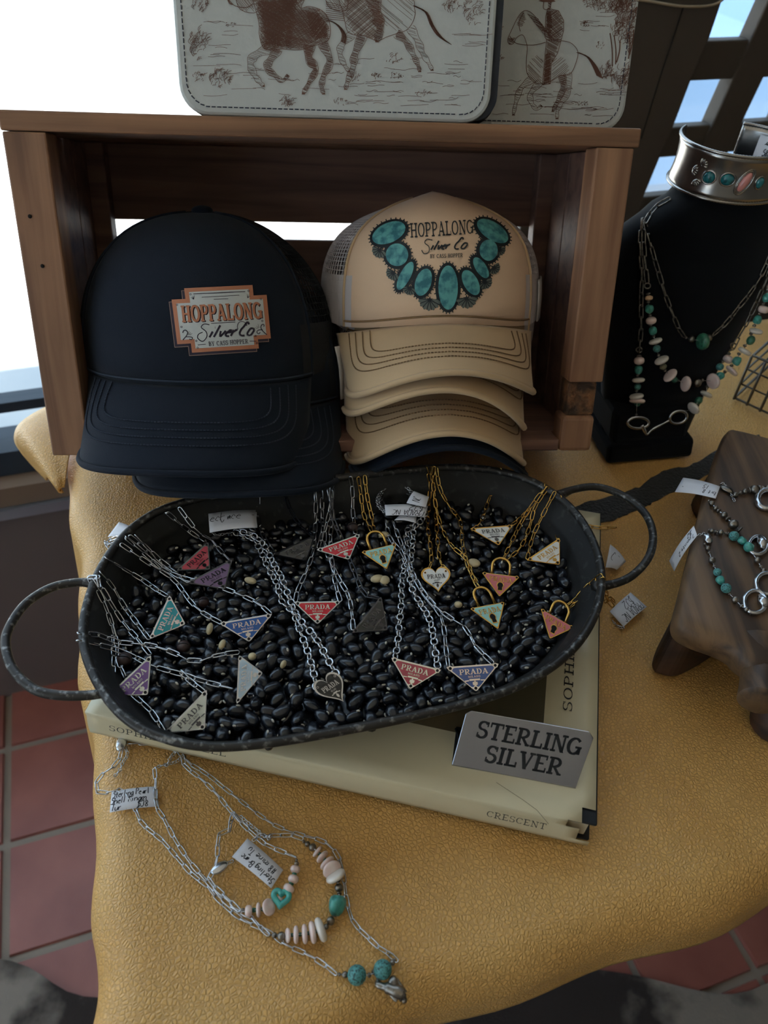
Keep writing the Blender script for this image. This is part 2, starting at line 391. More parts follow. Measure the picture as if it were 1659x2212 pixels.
def hatch(poly, ang, sp, jit=.3, brk=.12):
    """parallel strokes that fill a polygon"""
    c, s_ = cos(ang), sin(ang); R = [(x * c + y * s_, -x * s_ + y * c) for x, y in poly]; out = []
    y = min(p[1] for p in R) + sp * .5; top = max(p[1] for p in R)
    while y < top:
        xs = []
        for (x0, y0), (x1, y1) in zip(R, R[1:] + R[:1]):
            if (y0 <= y < y1) or (y1 <= y < y0): xs.append(x0 + (x1 - x0) * (y - y0) / (y1 - y0))
        xs.sort()
        for a, b in zip(xs[::2], xs[1::2]):
            L = b - a; a += random.uniform(0, .12) * L; b -= random.uniform(0, .2) * L; yy = y + random.uniform(-jit, jit) * sp
            if random.random() > brk: out.append([(X * c - Y * s_, X * s_ + Y * c) for X, Y in ((a, yy), ((a + b) / 2, yy + random.uniform(-jit, jit) * sp * .6), (b, yy))])
        y += sp
    return out
# ================================================================== materials used across the scene
M_leather = leather_mat()
M_crate = wood_mat('cedar_wood', srgb(112, 78, 54), srgb(156, 112, 80), 1.0, 0)
M_cratez = wood_mat('cedar_wood_upright', srgb(124, 86, 62), srgb(164, 120, 88), 1.0, 2)
M_cratein = wood_mat('cedar_wood_inside', srgb(104, 74, 64), srgb(140, 104, 86), 1.0, 0)
M_bark = mat('bark', srgb(70, 50, 34), .8, bump=(120, 1., 'noise', .006), var=(srgb(150, 100, 60), 60, .45, .7))
M_hole = mat('dark_hole', srgb(20, 16, 14), .9)
M_tile = mat('terracotta_tile', srgb(164, 100, 86), .42, var=(srgb(140, 80, 70), 7, .35, .7), bump=(40, .15, 'noise'))
M_grout = mat('grout', srgb(150, 136, 122), .9, bump=(200, .3, 'noise'))
M_taupe = mat('taupe_paint', srgb(78, 69, 60), .7, bump=(60, .2, 'noise'))
M_wall = mat('low_wall_paint', srgb(112, 98, 92), .7)
M_plaster = mat('room_plaster', srgb(150, 140, 126), .9)
M_ceil = mat('ceiling_plaster', srgb(200, 192, 180), .9)
M_ledge = mat('ledge_wood', srgb(128, 104, 84), .6)
M_frame = mat('window_frame_paint', srgb(44, 52, 62), .5)
M_alu = mat('aluminium', srgb(170, 178, 190), .35, .8)
M_glass = glass_mat()
M_pave = mat('pavement', srgb(206, 204, 200), .9, var=(srgb(186, 186, 186), 3, .3, .7))
M_black = mat('black_paint', srgb(22, 24, 30), .5)
M_navycloth = mat('navy_cloth', srgb(24, 28, 40), .9, sheen=.3)

# ================================================================== the setting
def struct(mb, name, m, parent=None, **k):
    o = mb.build(name, m, parent, **k)
    if parent is None: o['kind'] = 'structure'
    return o
def RBox(mb, a0, a1, b0, b1, z0, z1, mi=0):
    q = [(a0, b0), (a1, b0), (a1, b1), (a0, b1)]
    return mb.hexa([RM(a, b, z0) for a, b in q], [RM(a, b, z1) for a, b in q], mi)
floor = struct(RBox(MB(), -2.6, 2.6, -2.6, WALLN, FLOOR - .1, FLOOR - .005), 'floor', M_grout, smooth=False)
TP = .1965
tmb = MB(); q = TP / 2 - .006
tmb.hexa([V((x * q, y * q, -.006)) for x, y in ((-1, -1), (1, -1), (1, 1), (-1, 1))], [V((x * (q - .002), y * (q - .002), .002)) for x, y in ((-1, -1), (1, -1), (1, 1), (-1, 1))])
tile_me = tmb.mesh('tile', M_tile, False)
for i in range(-5, 8):
    for j in range(-5, 2):
        a = -.395 + TP * (i + .5); b = .738 + TP * (j + .5)
        place('tile', tile_me, Matrix.Translation(RM(a, b, FLOOR + random.uniform(-.0006, .0006))) @ Matrix.Rotation(RA + random.choice((0, pi / 2, pi)), 4, 'Z'), floor)
struct(RBox(MB(), -2.6, 2.6, -2.6, WALLN + .12, CEIL, CEIL + .15), 'ceiling', M_ceil, smooth=False)
wl = RBox(MB(), -2.75, -2.6, -2.6, WALLN + .12, FLOOR - .1, -.4); RBox(wl, -2.75, -2.6, -2.6, WALLN + .12, 1.5, CEIL); RBox(wl, -2.75, -2.6, -2.6, -1.8, -.4, 1.5); RBox(wl, -2.75, -2.6, .8, WALLN + .12, -.4, 1.5)
struct(wl, 'wall_left', M_plaster, smooth=False)
w2 = thing('window_2', None, None, RM(-2.65, -.5, -.4)); w2['kind'] = 'structure'
RBox(MB(), -2.69, -2.687, -1.8, .8, -.4, 1.5).build('pane', M_glass, w2, smooth=False)
for b in (-1.8, -.52, .76): RBox(MB(), -2.72, -2.66, b, b + .04, -.4, 1.5).build('mullion', M_frame, w2, smooth=False)
struct(RBox(MB(), 2.6, 2.75, -2.6, WALLN + .12, FLOOR - .1, CEIL), 'wall_right', M_plaster, smooth=False)
struct(RBox(MB(), -2.6, 2.6, -2.75, -2.6, FLOOR - .1, CEIL), 'wall_front', M_plaster, smooth=False)
struct(RBox(MB(), -2.6, 2.6, WALLN, WALLN + .12, FLOOR - .1, -.405), 'wall_back', M_wall, smooth=False)
struct(RBox(MB(), -2.6, 2.6, WALLN, WALLN + .12, 1.55, CEIL), 'wall_top', M_wall, smooth=False)
struct(RBox(MB(), 1.40, 2.6, WALLN, WALLN + .12, -.405, 1.55), 'wall_back_right', M_wall, smooth=False)
w1 = thing('window_1', None, None, RM(0, WALLN, -.405)); w1['kind'] = 'structure'
RBox(MB(), -2.6, 2.6, WALLN - .02, WALLN + .1, -.405, -.385).build('ledge_strip', M_alu, w1, smooth=False)
RBox(MB(), -2.6, 2.6, WALLN - .012, WALLN + .1, -.384, -.345).build('ledge', M_ledge, w1, smooth=False)
RBox(MB(), -2.6, 1.40, WALLN + .02, WALLN + .09, -.345, -.298).build('bottom_rail', M_frame, w1, smooth=False)
RBox(MB(), -2.6, 1.40, WALLN + .045, WALLN + .075, -.240, -.222).build('track_rail', M_frame, w1, smooth=False)
RBox(MB(), -2.6, 1.40, WALLN + .02, WALLN + .09, 1.50, 1.55).build('top_rail', M_frame, w1, smooth=False)
for a in (-2.58, -1.25, 1.35):
    RBox(MB(), a, a + .05, WALLN + .02, WALLN + .09, -.298, 1.5).build('mullion', M_frame, w1, smooth=False)
RBox(MB(), -2.6, 1.40, WALLN + .055, WALLN + .058, -.298, 1.5).build('pane', M_glass, w1, smooth=False)
g_ = struct(RBox(RBox(MB(), -30, 30, WALLN + .12, 45, -1.2, -1.0), -30, -2.76, -12, WALLN + .12, -1.2, -1.0), 'pavement', M_pave, smooth=False)

# lattice screen behind the bust and the taupe board beside it
LP = RM(0, 1.0, 0)
def SL(z): return .786 + .17 * (z - .06)
lat = thing('lattice_screen', 'dark taupe wooden lattice screen with square openings behind the bust', 'screen', RM(.95, 1.0, FLOOR))
def LBar(name, pts, b0, b1, m, par):
    mb = MB(); mb.hexa([RM(a, b0, z) for a, z in pts][::-1], [RM(a, b1, z) for a, z in pts][::-1]); return mb.build(name, m, par, smooth=False, bevel=.003)
for k in range(4):
    o0 = .066 + .12 * k
    LBar('upright_slat', [(SL(-.895) + o0, -.895), (SL(-.895) + o0 + .054, -.895), (SL(.75) + o0 + .054, .75), (SL(.75) + o0, .75)], 1.0, 1.028, M_taupe, lat)
for z0, z1 in ((-.10, .060), (.118, .161), (.222, .272), (.334, .38), (.44, .49), (.55, .6), (.66, .75)):
    LBar('cross_slat', [(SL(z0) - .03, z0), (SL(z0) + .48, z0), (SL(z1) + .48, z1), (SL(z1) - .03, z1)], 1.004, 1.024, M_taupe, lat)
LBar('base_board', [(SL(-.6) - .03, -.6), (SL(-.6) + .48, -.6), (SL(-.10) + .48, -.10), (SL(-.10) - .03, -.10)], 1.002, 1.026, M_taupe, lat)
brd = thing('taupe_panel', 'wide dark taupe upholstered panel with pale piping between the bags and the lattice', 'panel', RM(.66, .97, FLOOR))
pan = MB(); _e = [PL(x - 3, y, RM(0, .962, 0), NR) for x, y in ((1393, 428), (1428, 343), (1457, 277), (1495, 177), (1537, 80), (1562, 6), (1570, -30))]
_q = [(.50, FLOOR), (.70, FLOOR), (.735, -.1)] + [(p.dot(ER), p.z) for p in _e] + [(.57, .335)]
pan.hexa([RM(a, .962, z) for a, z in _q][::-1], [RM(a + .012, .997, z) for a, z in _q][::-1])
pan.build('board', M_taupe, brd, smooth=False, bevel=.003)
pp = [PL(x, y, RM(0, .958, 0), NR) for x, y in ((1350, -4), (1400, 2), (1440, 9), (1480, 14), (1525, 13), (1552, 6), (1568, -8))]
M_pipe = mat('pale_piping', srgb(168, 152, 128), .8)
MB().tube(catmull(pp, 5), .0016, 6).build('piping', M_pipe, brd)
MB().tube(catmull([PL(x, y, RM(0, .9615, 0), NR) for x, y in ((1476, 16), (1455, 80), (1425, 170), (1385, 300))], 4), .0009, 5).build('seam', M_hole, brd)

# parked car outside
M_car = mat('pale_blue_car_paint', srgb(74, 100, 130), .4, coat=.3)
M_carglass = mat('car_glass', srgb(40, 48, 56), .1)
car = thing('parked_car', 'pale blue car parked outside beyond the lattice screen', 'car', RM(3.3, 3.6, -1.0))
cb = MB(); prof = [(1.3, -.82), (1.25, -.45), (1.45, -.30), (2.2, -.2), (2.6, -.16), (3.2, .22), (4.3, .25), (5.0, -.15), (5.45, -.2), (5.5, -.8)]
cb.hexa([RM(a, 2.9, z) for a, z in prof], [RM(a, 4.4, z) for a, z in prof]); cb.build('body', M_car, car, smooth=False, bevel=.06)
LBar('side_window', [(2.75, -.12), (4.75, -.1), (4.25, .19), (3.25, .17)], 2.88, 2.9, M_carglass, car)
LBar('bumper', [(1.22, -.8), (1.32, -.8), (1.32, -.6), (1.22, -.6)], 2.95, 4.35, M_black, car)
for a in (2.0, 4.7):
    for b in (2.93, 4.22):
        MB().lathe([(.10, -.01), (.29, 0), (.31, .05), (.31, .15), (.29, .2), (.1, .21)], RM(a, b - .02, -.69), NR, 20).build('wheel', M_black, car, sharp=.7)

# cowhide rug
M_cow = mat('cowhide', srgb(46, 34, 28), .95, var=(srgb(138, 126, 114), 3.2, .46, .52), bump=(300, .5, 'noise'), sheen=.2)
rp = catmull([(x, y, 0) for x, y in ((-.95, .30), (-.74, .36), (-.55, .362), (-.42, .32), (-.25, .34), (0, .38), (.25, .41), (.45, .405), (.62, .385), (.8, .43), (1.0, .3), (1.1, -.2), (.8, -.8), (0, -1.), (-.8, -.7), (-1.05, -.2))], 5, True)
rg = MB(); rg.hexa([V((p.x, p.y, FLOOR + .002)) for p in rp], [V((p.x, p.y, FLOOR + .008)) for p in rp])
tag(rg.build('cowhide_rug', M_cow, smooth=False, loc=(0, -.2, FLOOR)), 'brown and pale grey cowhide rug lying on the red floor tiles', 'rug')

# ================================================================== table and leather hide
A0, B0, A1, B1 = -.095, .094, 1.15, .735
tbl = thing('display_table', 'dark display table hidden under the tan leather hide', 'table', RM(.5, .4, FLOOR))
RBox(MB(), A0 + .034, A1 - .02, B0 + .045, B1 - .012, -.045, -.009).build('table_top', M_black, tbl, smooth=False, bevel=.004)
for a in (A0 + .05, A1 - .08):
    for b in (B0 + .05, B1 - .05):
        RBox(MB(), a - .025, a + .025, b - .025, b + .025, FLOOR + (.0085 if b < .3 else .003), -.046).build('leg', M_black, tbl, smooth=False, bevel=.003)
def side(u, v):
    b = .70 + (.20 - .70) * u; z = -.02 - .44 * v
    return RM(A0 + .02 - .062 * v ** .8 - .010 * sin(u * 14) * v, b, z)
o = MB().grid(side, 24, 8).build('side_cloth', M_navycloth, tbl); md = o.modifiers.new('t', 'SOLIDIFY'); md.thickness = .002
RR = .030
def roll(s):
    """s<0 goes over the edge: returns inward offset, height"""
    if s >= RR: return s, 0.
    t = RR - s; q = RR * pi / 2
    if t < q: return RR - RR * sin(t / RR), -RR * (1 - cos(t / RR))
    return 0.0, -RR - (t - q)
hide = thing('leather_hide', 'tan pebbled leather hide draped over the display table', 'hide', RM(.5, .4, 0))
NA, NB = 120, 90
as_ = [-.17 + .30 * i / 46 for i in range(46)] + [.13 + 1.0 * i / 60 for i in range(61)]
bs_ = [-.030 + .17 * i / 50 for i in range(50)] + [.14 + .49 * i / 40 for i in range(41)]
def hidept(sa, sb):
    x, za = roll(sa); y, zb = roll(sb)
    bb = B0 + y; aa = A0 + x
    edge = max(0., 1 - max(sa, 0) / .05)
    wob = .0035 * sin(bb * 31 + 1.) + .002 * sin(bb * 67)
    flare = .055 * max(0., (.20 - bb) / .12) ** 1.6 if bb < .20 else 0.
    aa -= edge * (flare + wob + .02 * max(0, -za - .03) / .2)
    ef = max(0., 1 - max(sb, 0) / .05)
    bb += ef * (.004 * sin(aa * 17) - .003 * sin(aa * 41 + 2) - .03 * max(0, -zb - .03) / .2)
    z = max(za + zb, -.26 + .02 * sin(aa * 9 + bb * 11))
    z += .0012 * sin(aa * 13 + 2) * sin(bb * 17) * (1 if sa > .06 and sb > .06 else 0) - .0012
    return RM(aa, bb, z)
hm = MB(); nu, nv = len(as_), len(bs_)
hm.add([hidept(a, b) for b in bs_ for a in as_], [(j * nu + i, j * nu + i + 1, (j + 1) * nu + i + 1, (j + 1) * nu + i) for j in range(nv - 1) for i in range(nu - 1)])
o = hm.build('hide_sheet', M_leather, hide); md = o.modifiers.new('t', 'SOLIDIFY'); md.thickness = .0025; md.offset = -1
ap = G(136, 1066, -.012)
rim = catmull([G(190, 870, -.004), G(128, 874, -.002), G(86, 890, -.002), G(52, 912, -.008), G(37, 932, -.02), G(38, 958, -.045), G(66, 996, -.07), G(104, 1036, -.06)], 6)
fl = MB()
def flap(u, v):
    p = rim[min(len(rim) - 1, int(round(u * (len(rim) - 1))))]; q_ = ap.lerp(p, .06 + .94 * v); return q_ + V((0, 0, .012 * sin(v * pi)))
fl.grid(flap, len(rim) - 1, 10); o = fl.build('hide_flap', M_leather, hide); md = o.modifiers.new('t', 'SOLIDIFY'); md.thickness = .0025
# black suede strip crossing the hide under the bust
M_suede = mat('black_hair', srgb(14, 13, 14), .95, sheen=.4, bump=(400, .8, 'noise'))
up = [(1200, 1118), (1262, 1086), (1330, 1068), (1380, 1052), (1410, 1030), (1440, 1014), (1490, 1006), (1540, 978), (1575, 958), (1640, 938)]
dn = [(1660, 985), (1580, 1008), (1540, 1018), (1500, 1036), (1470, 1052), (1430, 1074), (1400, 1090), (1360, 1106), (1330, 1120), (1270, 1132), (1215, 1146)]
def jag(L):
    out = []
    for (a, b), (c, d) in zip(L, L[1:]):
        for k in range(6): out.append((a + (c - a) * k / 6 + random.uniform(-1.6, 1.6), b + (d - b) * k / 6 + random.uniform(-2, 2)))
    return out + [L[-1]]
ju, jd = jag(up), jag(dn[::-1]); n = min(len(ju), len(jd)); mb = MB()
ju = [ju[int(i * (len(ju) - 1) / 49)] for i in range(50)]; jd = [jd[int(i * (len(jd) - 1) / 49)] for i in range(50)]
top = [G(*p, .0015) for p in ju]; bot = [G(*p, .0015) for p in jd]
mb.add(top + bot + [p - V((0, 0, .003)) for p in top + bot], [(i, i + 1, 51 + i, 50 + i) for i in range(49)] + [(100 + i, 150 + i, 151 + i, 101 + i) for i in range(49)] + [(i, 100 + i, 101 + i, i + 1) for i in range(49)] + [(50 + i, 51 + i, 151 + i, 150 + i) for i in range(49)])
mb.build('dorsal_stripe', M_suede, hide, smooth=False, label='black hair stripe across the hide')

# ================================================================== wooden crate
crate = thing('wooden_crate', 'reddish cedar crate standing on its side holding the stacked caps', 'crate', M=CM)
def CBx(name, x0, x1, y0, y1, z0, z1, m, bev=.0015, par=None):
    mb = MB(); mb.box(((x0 + x1) / 2, (y0 + y1) / 2, (z0 + z1) / 2), (x1 - x0, y1 - y0, z1 - z0)); return mb.build(name, m, par or crate, smooth=False, bevel=bev, local=True)
CBx('top_board', -.246, .248, -.200, -.104, .257, .271, M_crate)
CBx('top_board', -.246, .248, -.098, .0, .257, .271, M_crate)
CBx('bottom_board', -.228, .228, -.1715, -.099, .001, .012, M_cratein)
CBx('bottom_board', -.212, .2105, -.199, -.172, .001, .012, M_cratein)
CBx('bottom_board', -.228, .228, -.098, -.012, .001, .012, M_cratein)
CBx('back_slat', -.243, .243, -.011, .0, .187, .2572, M_cratein)
CBx('back_slat', -.243, .243, -.011, .0, .001, .170, M_cratein)
pl = CBx('front_post', -.245, -.213, -.200, -.172, .0, .2565, M_cratez)
CBx('front_post', .213, .244, -.200, -.172, .066, .2565, M_cratez)
CBx('post_block', .211, .242, -.199, -.172, .0, .034, M_cratez, .004)
o = CBx('bark_knot', .214, .241, -.196, -.173, .034, .066, M_bark, .003); o['label'] = 'rough dark bark patch'
for s in (-1, 1):
    CBx('back_post', s * .2285 - .0155, s * .2285 + .0155, -.032, -.0115, .0125, .2565, M_cratein)
    for k in range(3):
        y0 = -.171 + k * .0465; CBx('end_board', s * .2365 - .0075, s * .2365 + .0075, y0, y0 + .0455, .0, .2565, M_cratein)
for x, z in ((-.2335, .197), (-.2295, .160)): MB().lathe([(.0016, 0), (.0012, .0006)], (x, -.2004, z), (0, -1, 0), 8).build('nail', M_hole, crate, local=True)
for x in (-.13, .05):   # wedge feet that hold the crate tilted
    mb = MB(); P = [CM @ V((x - .02, -.02, 0)), CM @ V((x + .02, -.02, 0)), CM @ V((x + .02, -.17, 0)), CM @ V((x - .02, -.17, 0))]
    mb.hexa([V((p.x, p.y, .0)) for p in P], [V((p.x, p.y, max(.0005, p.z - .0005))) for p in P]); mb.build('wedge_foot', M_crate, crate, smooth=False)

# ================================================================== bags with printed riders
M_white = mat('ivory_leather', srgb(196, 198, 194), .55, bump=(260, .12, 'noise'))
M_brown = mat('brown_print', srgb(110, 74, 58), .6)
M_brown2 = mat('brown_print_pale', srgb(150, 118, 100), .6)
M_gusset = mat('charcoal_gusset', srgb(46, 52, 62), .6)
M_thread = mat('grey_thread', srgb(70, 72, 84), .8)
def rrect(x0, x1, z0, z1, r, n=8):
    out = []
    for cx, cz, a0 in ((x1 - r, z0 + r, -90), (x1 - r, z1 - r, 0), (x0 + r, z1 - r, 90), (x0 + r, z0 + r, 180)):
        for k in range(n + 1): a = radians(a0 + 90 * k / n); out.append((cx + r * cos(a), cz + r * sin(a)))
    return out
def bag(label, x0, x1, yf, yb, z0, z1, draw, gx=-.003):
    M = CM @ Matrix.Translation(V(((x0 + x1) / 2, (yf + yb) / 2, z0)))
    t = thing('printed_bag', label, 'bag', M=M, group='bags with printed riders')
    mp = lambda y: (lambda x, z, h: CM @ V((x, y + h, z)))
    R = rrect(x0, x1, z0, z1, .021)
    for nm_, ya, yb_ in (('front_panel', yf, yf + .006), ('back_panel', yb - .006, yb)):
        mb = MB(); mb.prism(R[::-1], mp(0), ya, yb_); mb.build(nm_, M_white, t, smooth=False, bevel=.0025)
    R2 = rrect(x0 + .003, x1 + gx, z0 + .002, z1 - .003, .018)
    mb = MB(); mb.prism(R2[::-1], mp(0), yf + .0055, yb - .0055); g = mb.build('gusset', M_gusset, t, smooth=False)
    mb = MB(); mb.tube([CM @ V((x, (yf + yb) / 2, z)) for x, z in rrect(x0 + .002, x1 + gx + .001, z0 + .0015, z1 - .002, .018)], .0016, 6, True); mb.build('zipper', M_black, g)
    st = MB(); S = rrect(x0 + .006, x1 - .006, z0 + .006, z1 - .006, .017, 12); S3 = resample([V((x, 0, z)) for x, z in S + S[:1]], .0042)
    for a, b in zip(S3, S3[1:]):
        d = (b - a) * .36; st.tube([CM @ V((p.x, yf - .0003, p.z)) for p in (a - d + (a - b) * 0, a + d)], .00045, 4)
    st.build('stitching', M_thread, t)
    d = D2(); draw(d)
    def m2(px, py):
        q = CP(px, py, yf - .0008)
        if not (x0 + .001 < q.x < x1 - .001 and z0 + .001 < q.z < z1 - .001): return None
        return CM @ V((q.x, yf - .0006, q.z))
    d.build('toile_print', m2, [M_brown, M_brown2], t)
def mk(S, ox, oy): return lambda pts: [(ox + x / S, oy + y / S) for x, y in pts]
def scrib(d, f, cx, cy, rx, ry, n, S, w=1.0):
    for k in range(n):
        a = random.uniform(0, 2 * pi); r = sqrt(random.random()); x, y = cx + rx * r * cos(a), cy + ry * r * sin(a); L = random.uniform(.15, .4) * min(rx, ry) * 2
        t = random.uniform(-2.4, -.7); p = [(x, y), (x + L * .5 * cos(t) + random.uniform(-4, 4), y + L * .5 * sin(t)), (x + L * cos(t + .5), y + L * sin(t + .5))]
        d.pl(f(p), w, 0, sm=3)
def limb(d, f, pts, w0, w1, dark=True):
    q = [(p.x, p.y) for p in catmull([(x, y, 0) for x, y in pts], 5)]; n = len(q) - 1; Lp, Rp = [], []
    for i, (x, y) in enumerate(q):
        a = q[max(0, i - 1)]; b = q[min(n, i + 1)]; dx, dy = b[0] - a[0], b[1] - a[1]; l = sqrt(dx * dx + dy * dy) or 1; w = (w0 + (w1 - w0) * i / n) * .5 * (1 + .25 * sin(i * 1.1))
        Lp.append((x - dy / l * w, y + dx / l * w)); Rp.append((x + dy / l * w, y - dx / l * w))
    d.pl(f(Lp), .9, 0); d.pl(f(Rp), .9, 0); d.poly(f([Lp[-1], Rp[-1], (q[-1][0] + 9, q[-1][1] + 8), (q[-1][0] - 9, q[-1][1] + 8)]), 0)
    poly = Lp + Rp[::-1]
    for h in hatch(poly, .3, 3.2 if dark is True else 4.6 if dark == 2 else 8, .5, .1): d.pl(f(h), 1.1 if dark else .7, 0)
def tail(d, f, pts, w):
    for k in range(26):
        o1, o2 = random.uniform(-w * .25, w * .25), random.uniform(-w, w) * .7
        n = len(pts) - 1; d.pl(f([(x + o1 + (o2 - o1) * i / n * (.4 + .6 * sin(pi * min(1, i / n * .8))), y + (o2 * .4) * i / n) for i, (x, y) in enumerate(pts)]), .9, 0, sm=3)
def ground(d, f, x0, x1, y0, y1, n):
    for k in range(n):
        x, y = random.uniform(x0, x1), random.uniform(y0, y1); L = random.uniform(30, 150)
        d.pl(f([(x, y), (x + L * .3, y + random.uniform(-5, 5)), (x + L * .7, y + random.uniform(-5, 5)), (x + L, y + random.uniform(-7, 7))]), .8, 0, sm=3)
def draw1(d):
    S = 2.44; f = mk(S, 380, 0)
    body = [(385, -30), (405, 0), (437, 120), (440, 190), (470, 260), (560, 258), (650, 262), (740, 238), (800, 215), (815, 160), (800, 90), (760, 50), (700, 33), (660, 40), (660, -30)]
    bl = [(q.x, q.y) for q in catmull([(x, y, 0) for x, y in body], 4, True)]
    mid = [(430, 0), (450, 120), (470, 230), (560, 245), (600, 130), (640, 0)]
    for h in hatch(mid, .5, 3.2, .5, .05): d.pl(f(h), 1.2, 0)
    for h in hatch([(690, 60), (760, 70), (800, 130), (795, 195), (730, 215), (700, 160)], -.9, 3.4, .5, .05): d.pl(f(h), 1.2, 0)
    for an, sp in ((.9, 5), (-.5, 6), (.2, 7)):
        for h in hatch(bl, an, sp): d.pl(f(h), 1.0, 0)
    d.pl(f(bl + bl[:1]), 1.3, 0)
    limb(d, f, [(500, 250), (420, 290), (392, 335), (415, 395), (440, 430), (460, 450)], 50, 16, False)
    limb(d, f, [(540, 255), (495, 320), (480, 360), (520, 395), (560, 425), (592, 395)], 46, 14, 2)
    limb(d, f, [(705, 235), (700, 310), (738, 362), (705, 430), (672, 490)], 52, 16, True)
    limb(d, f, [(770, 225), (812, 320), (778, 400), (768, 460), (778, 490)], 44, 15, 2)
    tail(d, f, [(800, 105), (850, 130), (885, 180), (880, 225)], 24)
    limb(d, f, [(600, -20), (605, 80), (600, 160), (590, 235)], 60, 22, True)
    d.pl(f([(280, 0), (310, 30), (370, 40), (405, 20)]), 1.6, 0, sm=3); d.pl(f([(270, -10), (285, 18), (300, 22)]), 3, 0, sm=3)
    b2 = [(885, -30), (880, 60), (890, 110), (905, 165), (945, 185), (1000, 190), (1060, 215), (1110, 195), (1160, 178), (1220, 155), (1255, 100), (1258, 45), (1215, -20)]
    bl2 = [(q.x, q.y) for q in catmull([(x, y, 0) for x, y in b2], 4, True)]
    for h in hatch(bl2, .7, 11, .4, .3): d.pl(f(h), .8, 0)
    for h in hatch([(885, -20), (890, 110), (940, 185), (1060, 215), (1050, 60), (1000, -20)], -.7, 6): d.pl(f(h), 1.1, 0)
    d.pl(f(bl2 + bl2[:1]), 1.3, 0)
    limb(d, f, [(1035, -20), (1060, 80), (1075, 150), (1060, 215)], 75, 26, True)
    limb(d, f, [(930, 180), (875, 235), (865, 285), (890, 345), (910, 372)], 40, 14, False)
    limb(d, f, [(985, 185), (942, 290), (935, 350), (905, 430), (895, 465)], 46, 17, 2)
    limb(d, f, [(1160, 175), (1215, 220), (1252, 290), (1275, 340), (1285, 372)], 42, 14, 2)
    limb(d, f, [(1235, 145), (1275, 215), (1300, 280), (1330, 328), (1350, 365)], 42, 14, False)
    tail(d, f, [(1255, 30), (1320, 65), (1350, 130), (1390, 190), (1440, 228)], 30)
    for a in ((120, 240, 50, 80, 60), (135, 30, 60, 35, 34), (235, 420, 60, 50, 46), (120, 410, 40, 25, 22), (580, 535, 45, 32, 30), (1055, 402, 25, 18, 18), (1160, 402, 40, 18, 22), (290, 130, 30, 15, 12), (940, 410, 30, 22, 18), (1300, 490, 40, 18, 16), (1450, 40, 50, 30, 30), (1560, 60, 50, 80, 50), (1150, 310, 50, 30, 16), (870, 540, 40, 18, 14)): scrib(d, f, *a, S)
    ground(d, f, 90, 1450, 300, 560, 46); ground(d, f, 90, 350, 90, 300, 10); ground(d, f, 1350, 1560, 180, 460, 16); ground(d, f, 820, 1500, 420, 560, 16)
    horsehead(d, f, 430, -60, 1.0); horsehead(d, f, 900, -70, 1.0); rider(d, f, 610, -10, 1.25, False); rider(d, f, 1060, -20, 1.25, False)
    for a in ((140, -150, 80, 120, 90), (1450, -160, 90, 130, 110), (300, -330, 120, 40, 60), (1250, -330, 140, 50, 70), (760, -360, 160, 40, 50)): scrib(d, f, *a, S)
    for k in range(9): d.pl(f([(790, 10 + k * 11), (840 + k * 5, 20 + k * 11), (890, 40 + k * 9)]), 1.2, 0, sm=3)
def rider(d, f, x, y, s, flip):
    k = -1 if flip else 1; q = lambda L: f([(x + k * a * s, y + b * s) for a, b in L])
    body = [(-34, 0), (-44, -70), (-30, -120), (10, -128), (38, -100), (46, -40), (34, 0)]
    for h in hatch(body, .7, 6): d.pl(q(h), 1.1, 0)
    for h in hatch(body, -.6, 8): d.pl(q(h), .9, 0)
    d.pl(q(body + body[:1]), 1.3, 0); d.pl(q([(-20, -110), (-60, -70), (-80, -30), (-110, -25)]), 6, 0, sm=4)
    d.pl(q([(-14, -128), (-22, -150), (-12, -172), (10, -172), (18, -150), (8, -128)]), 1.4, 0, sm=4); d.poly(q([(-50, -166), (-20, -176), (22, -178), (48, -168), (20, -162), (-20, -160)]), 0); d.poly(q([(-22, -174), (-16, -204), (14, -204), (24, -176)]), 0)
def horsehead(d, f, x, y, s):
    P = [(0, 0), (-40, -70), (-90, -110), (-150, -120), (-190, -85), (-225, -20), (-205, 10), (-170, -15), (-135, -20), (-120, 30), (-90, 110), (0, 120)]; L = [(x + a * s, y + b * s) for a, b in P]
    L = [(p.x, p.y) for p in catmull([(a, b, 0) for a, b in L], 4, True)]; d.pl(f(L + L[:1]), 1.3, 0)
    for h in hatch(L, .9, 7): d.pl(f(h), .9, 0)
    tail(d, f, [(x - 140 * s, y - 118 * s), (x - 80 * s, y - 110 * s), (x - 20 * s, y - 60 * s), (x + 10 * s, y)], 22)
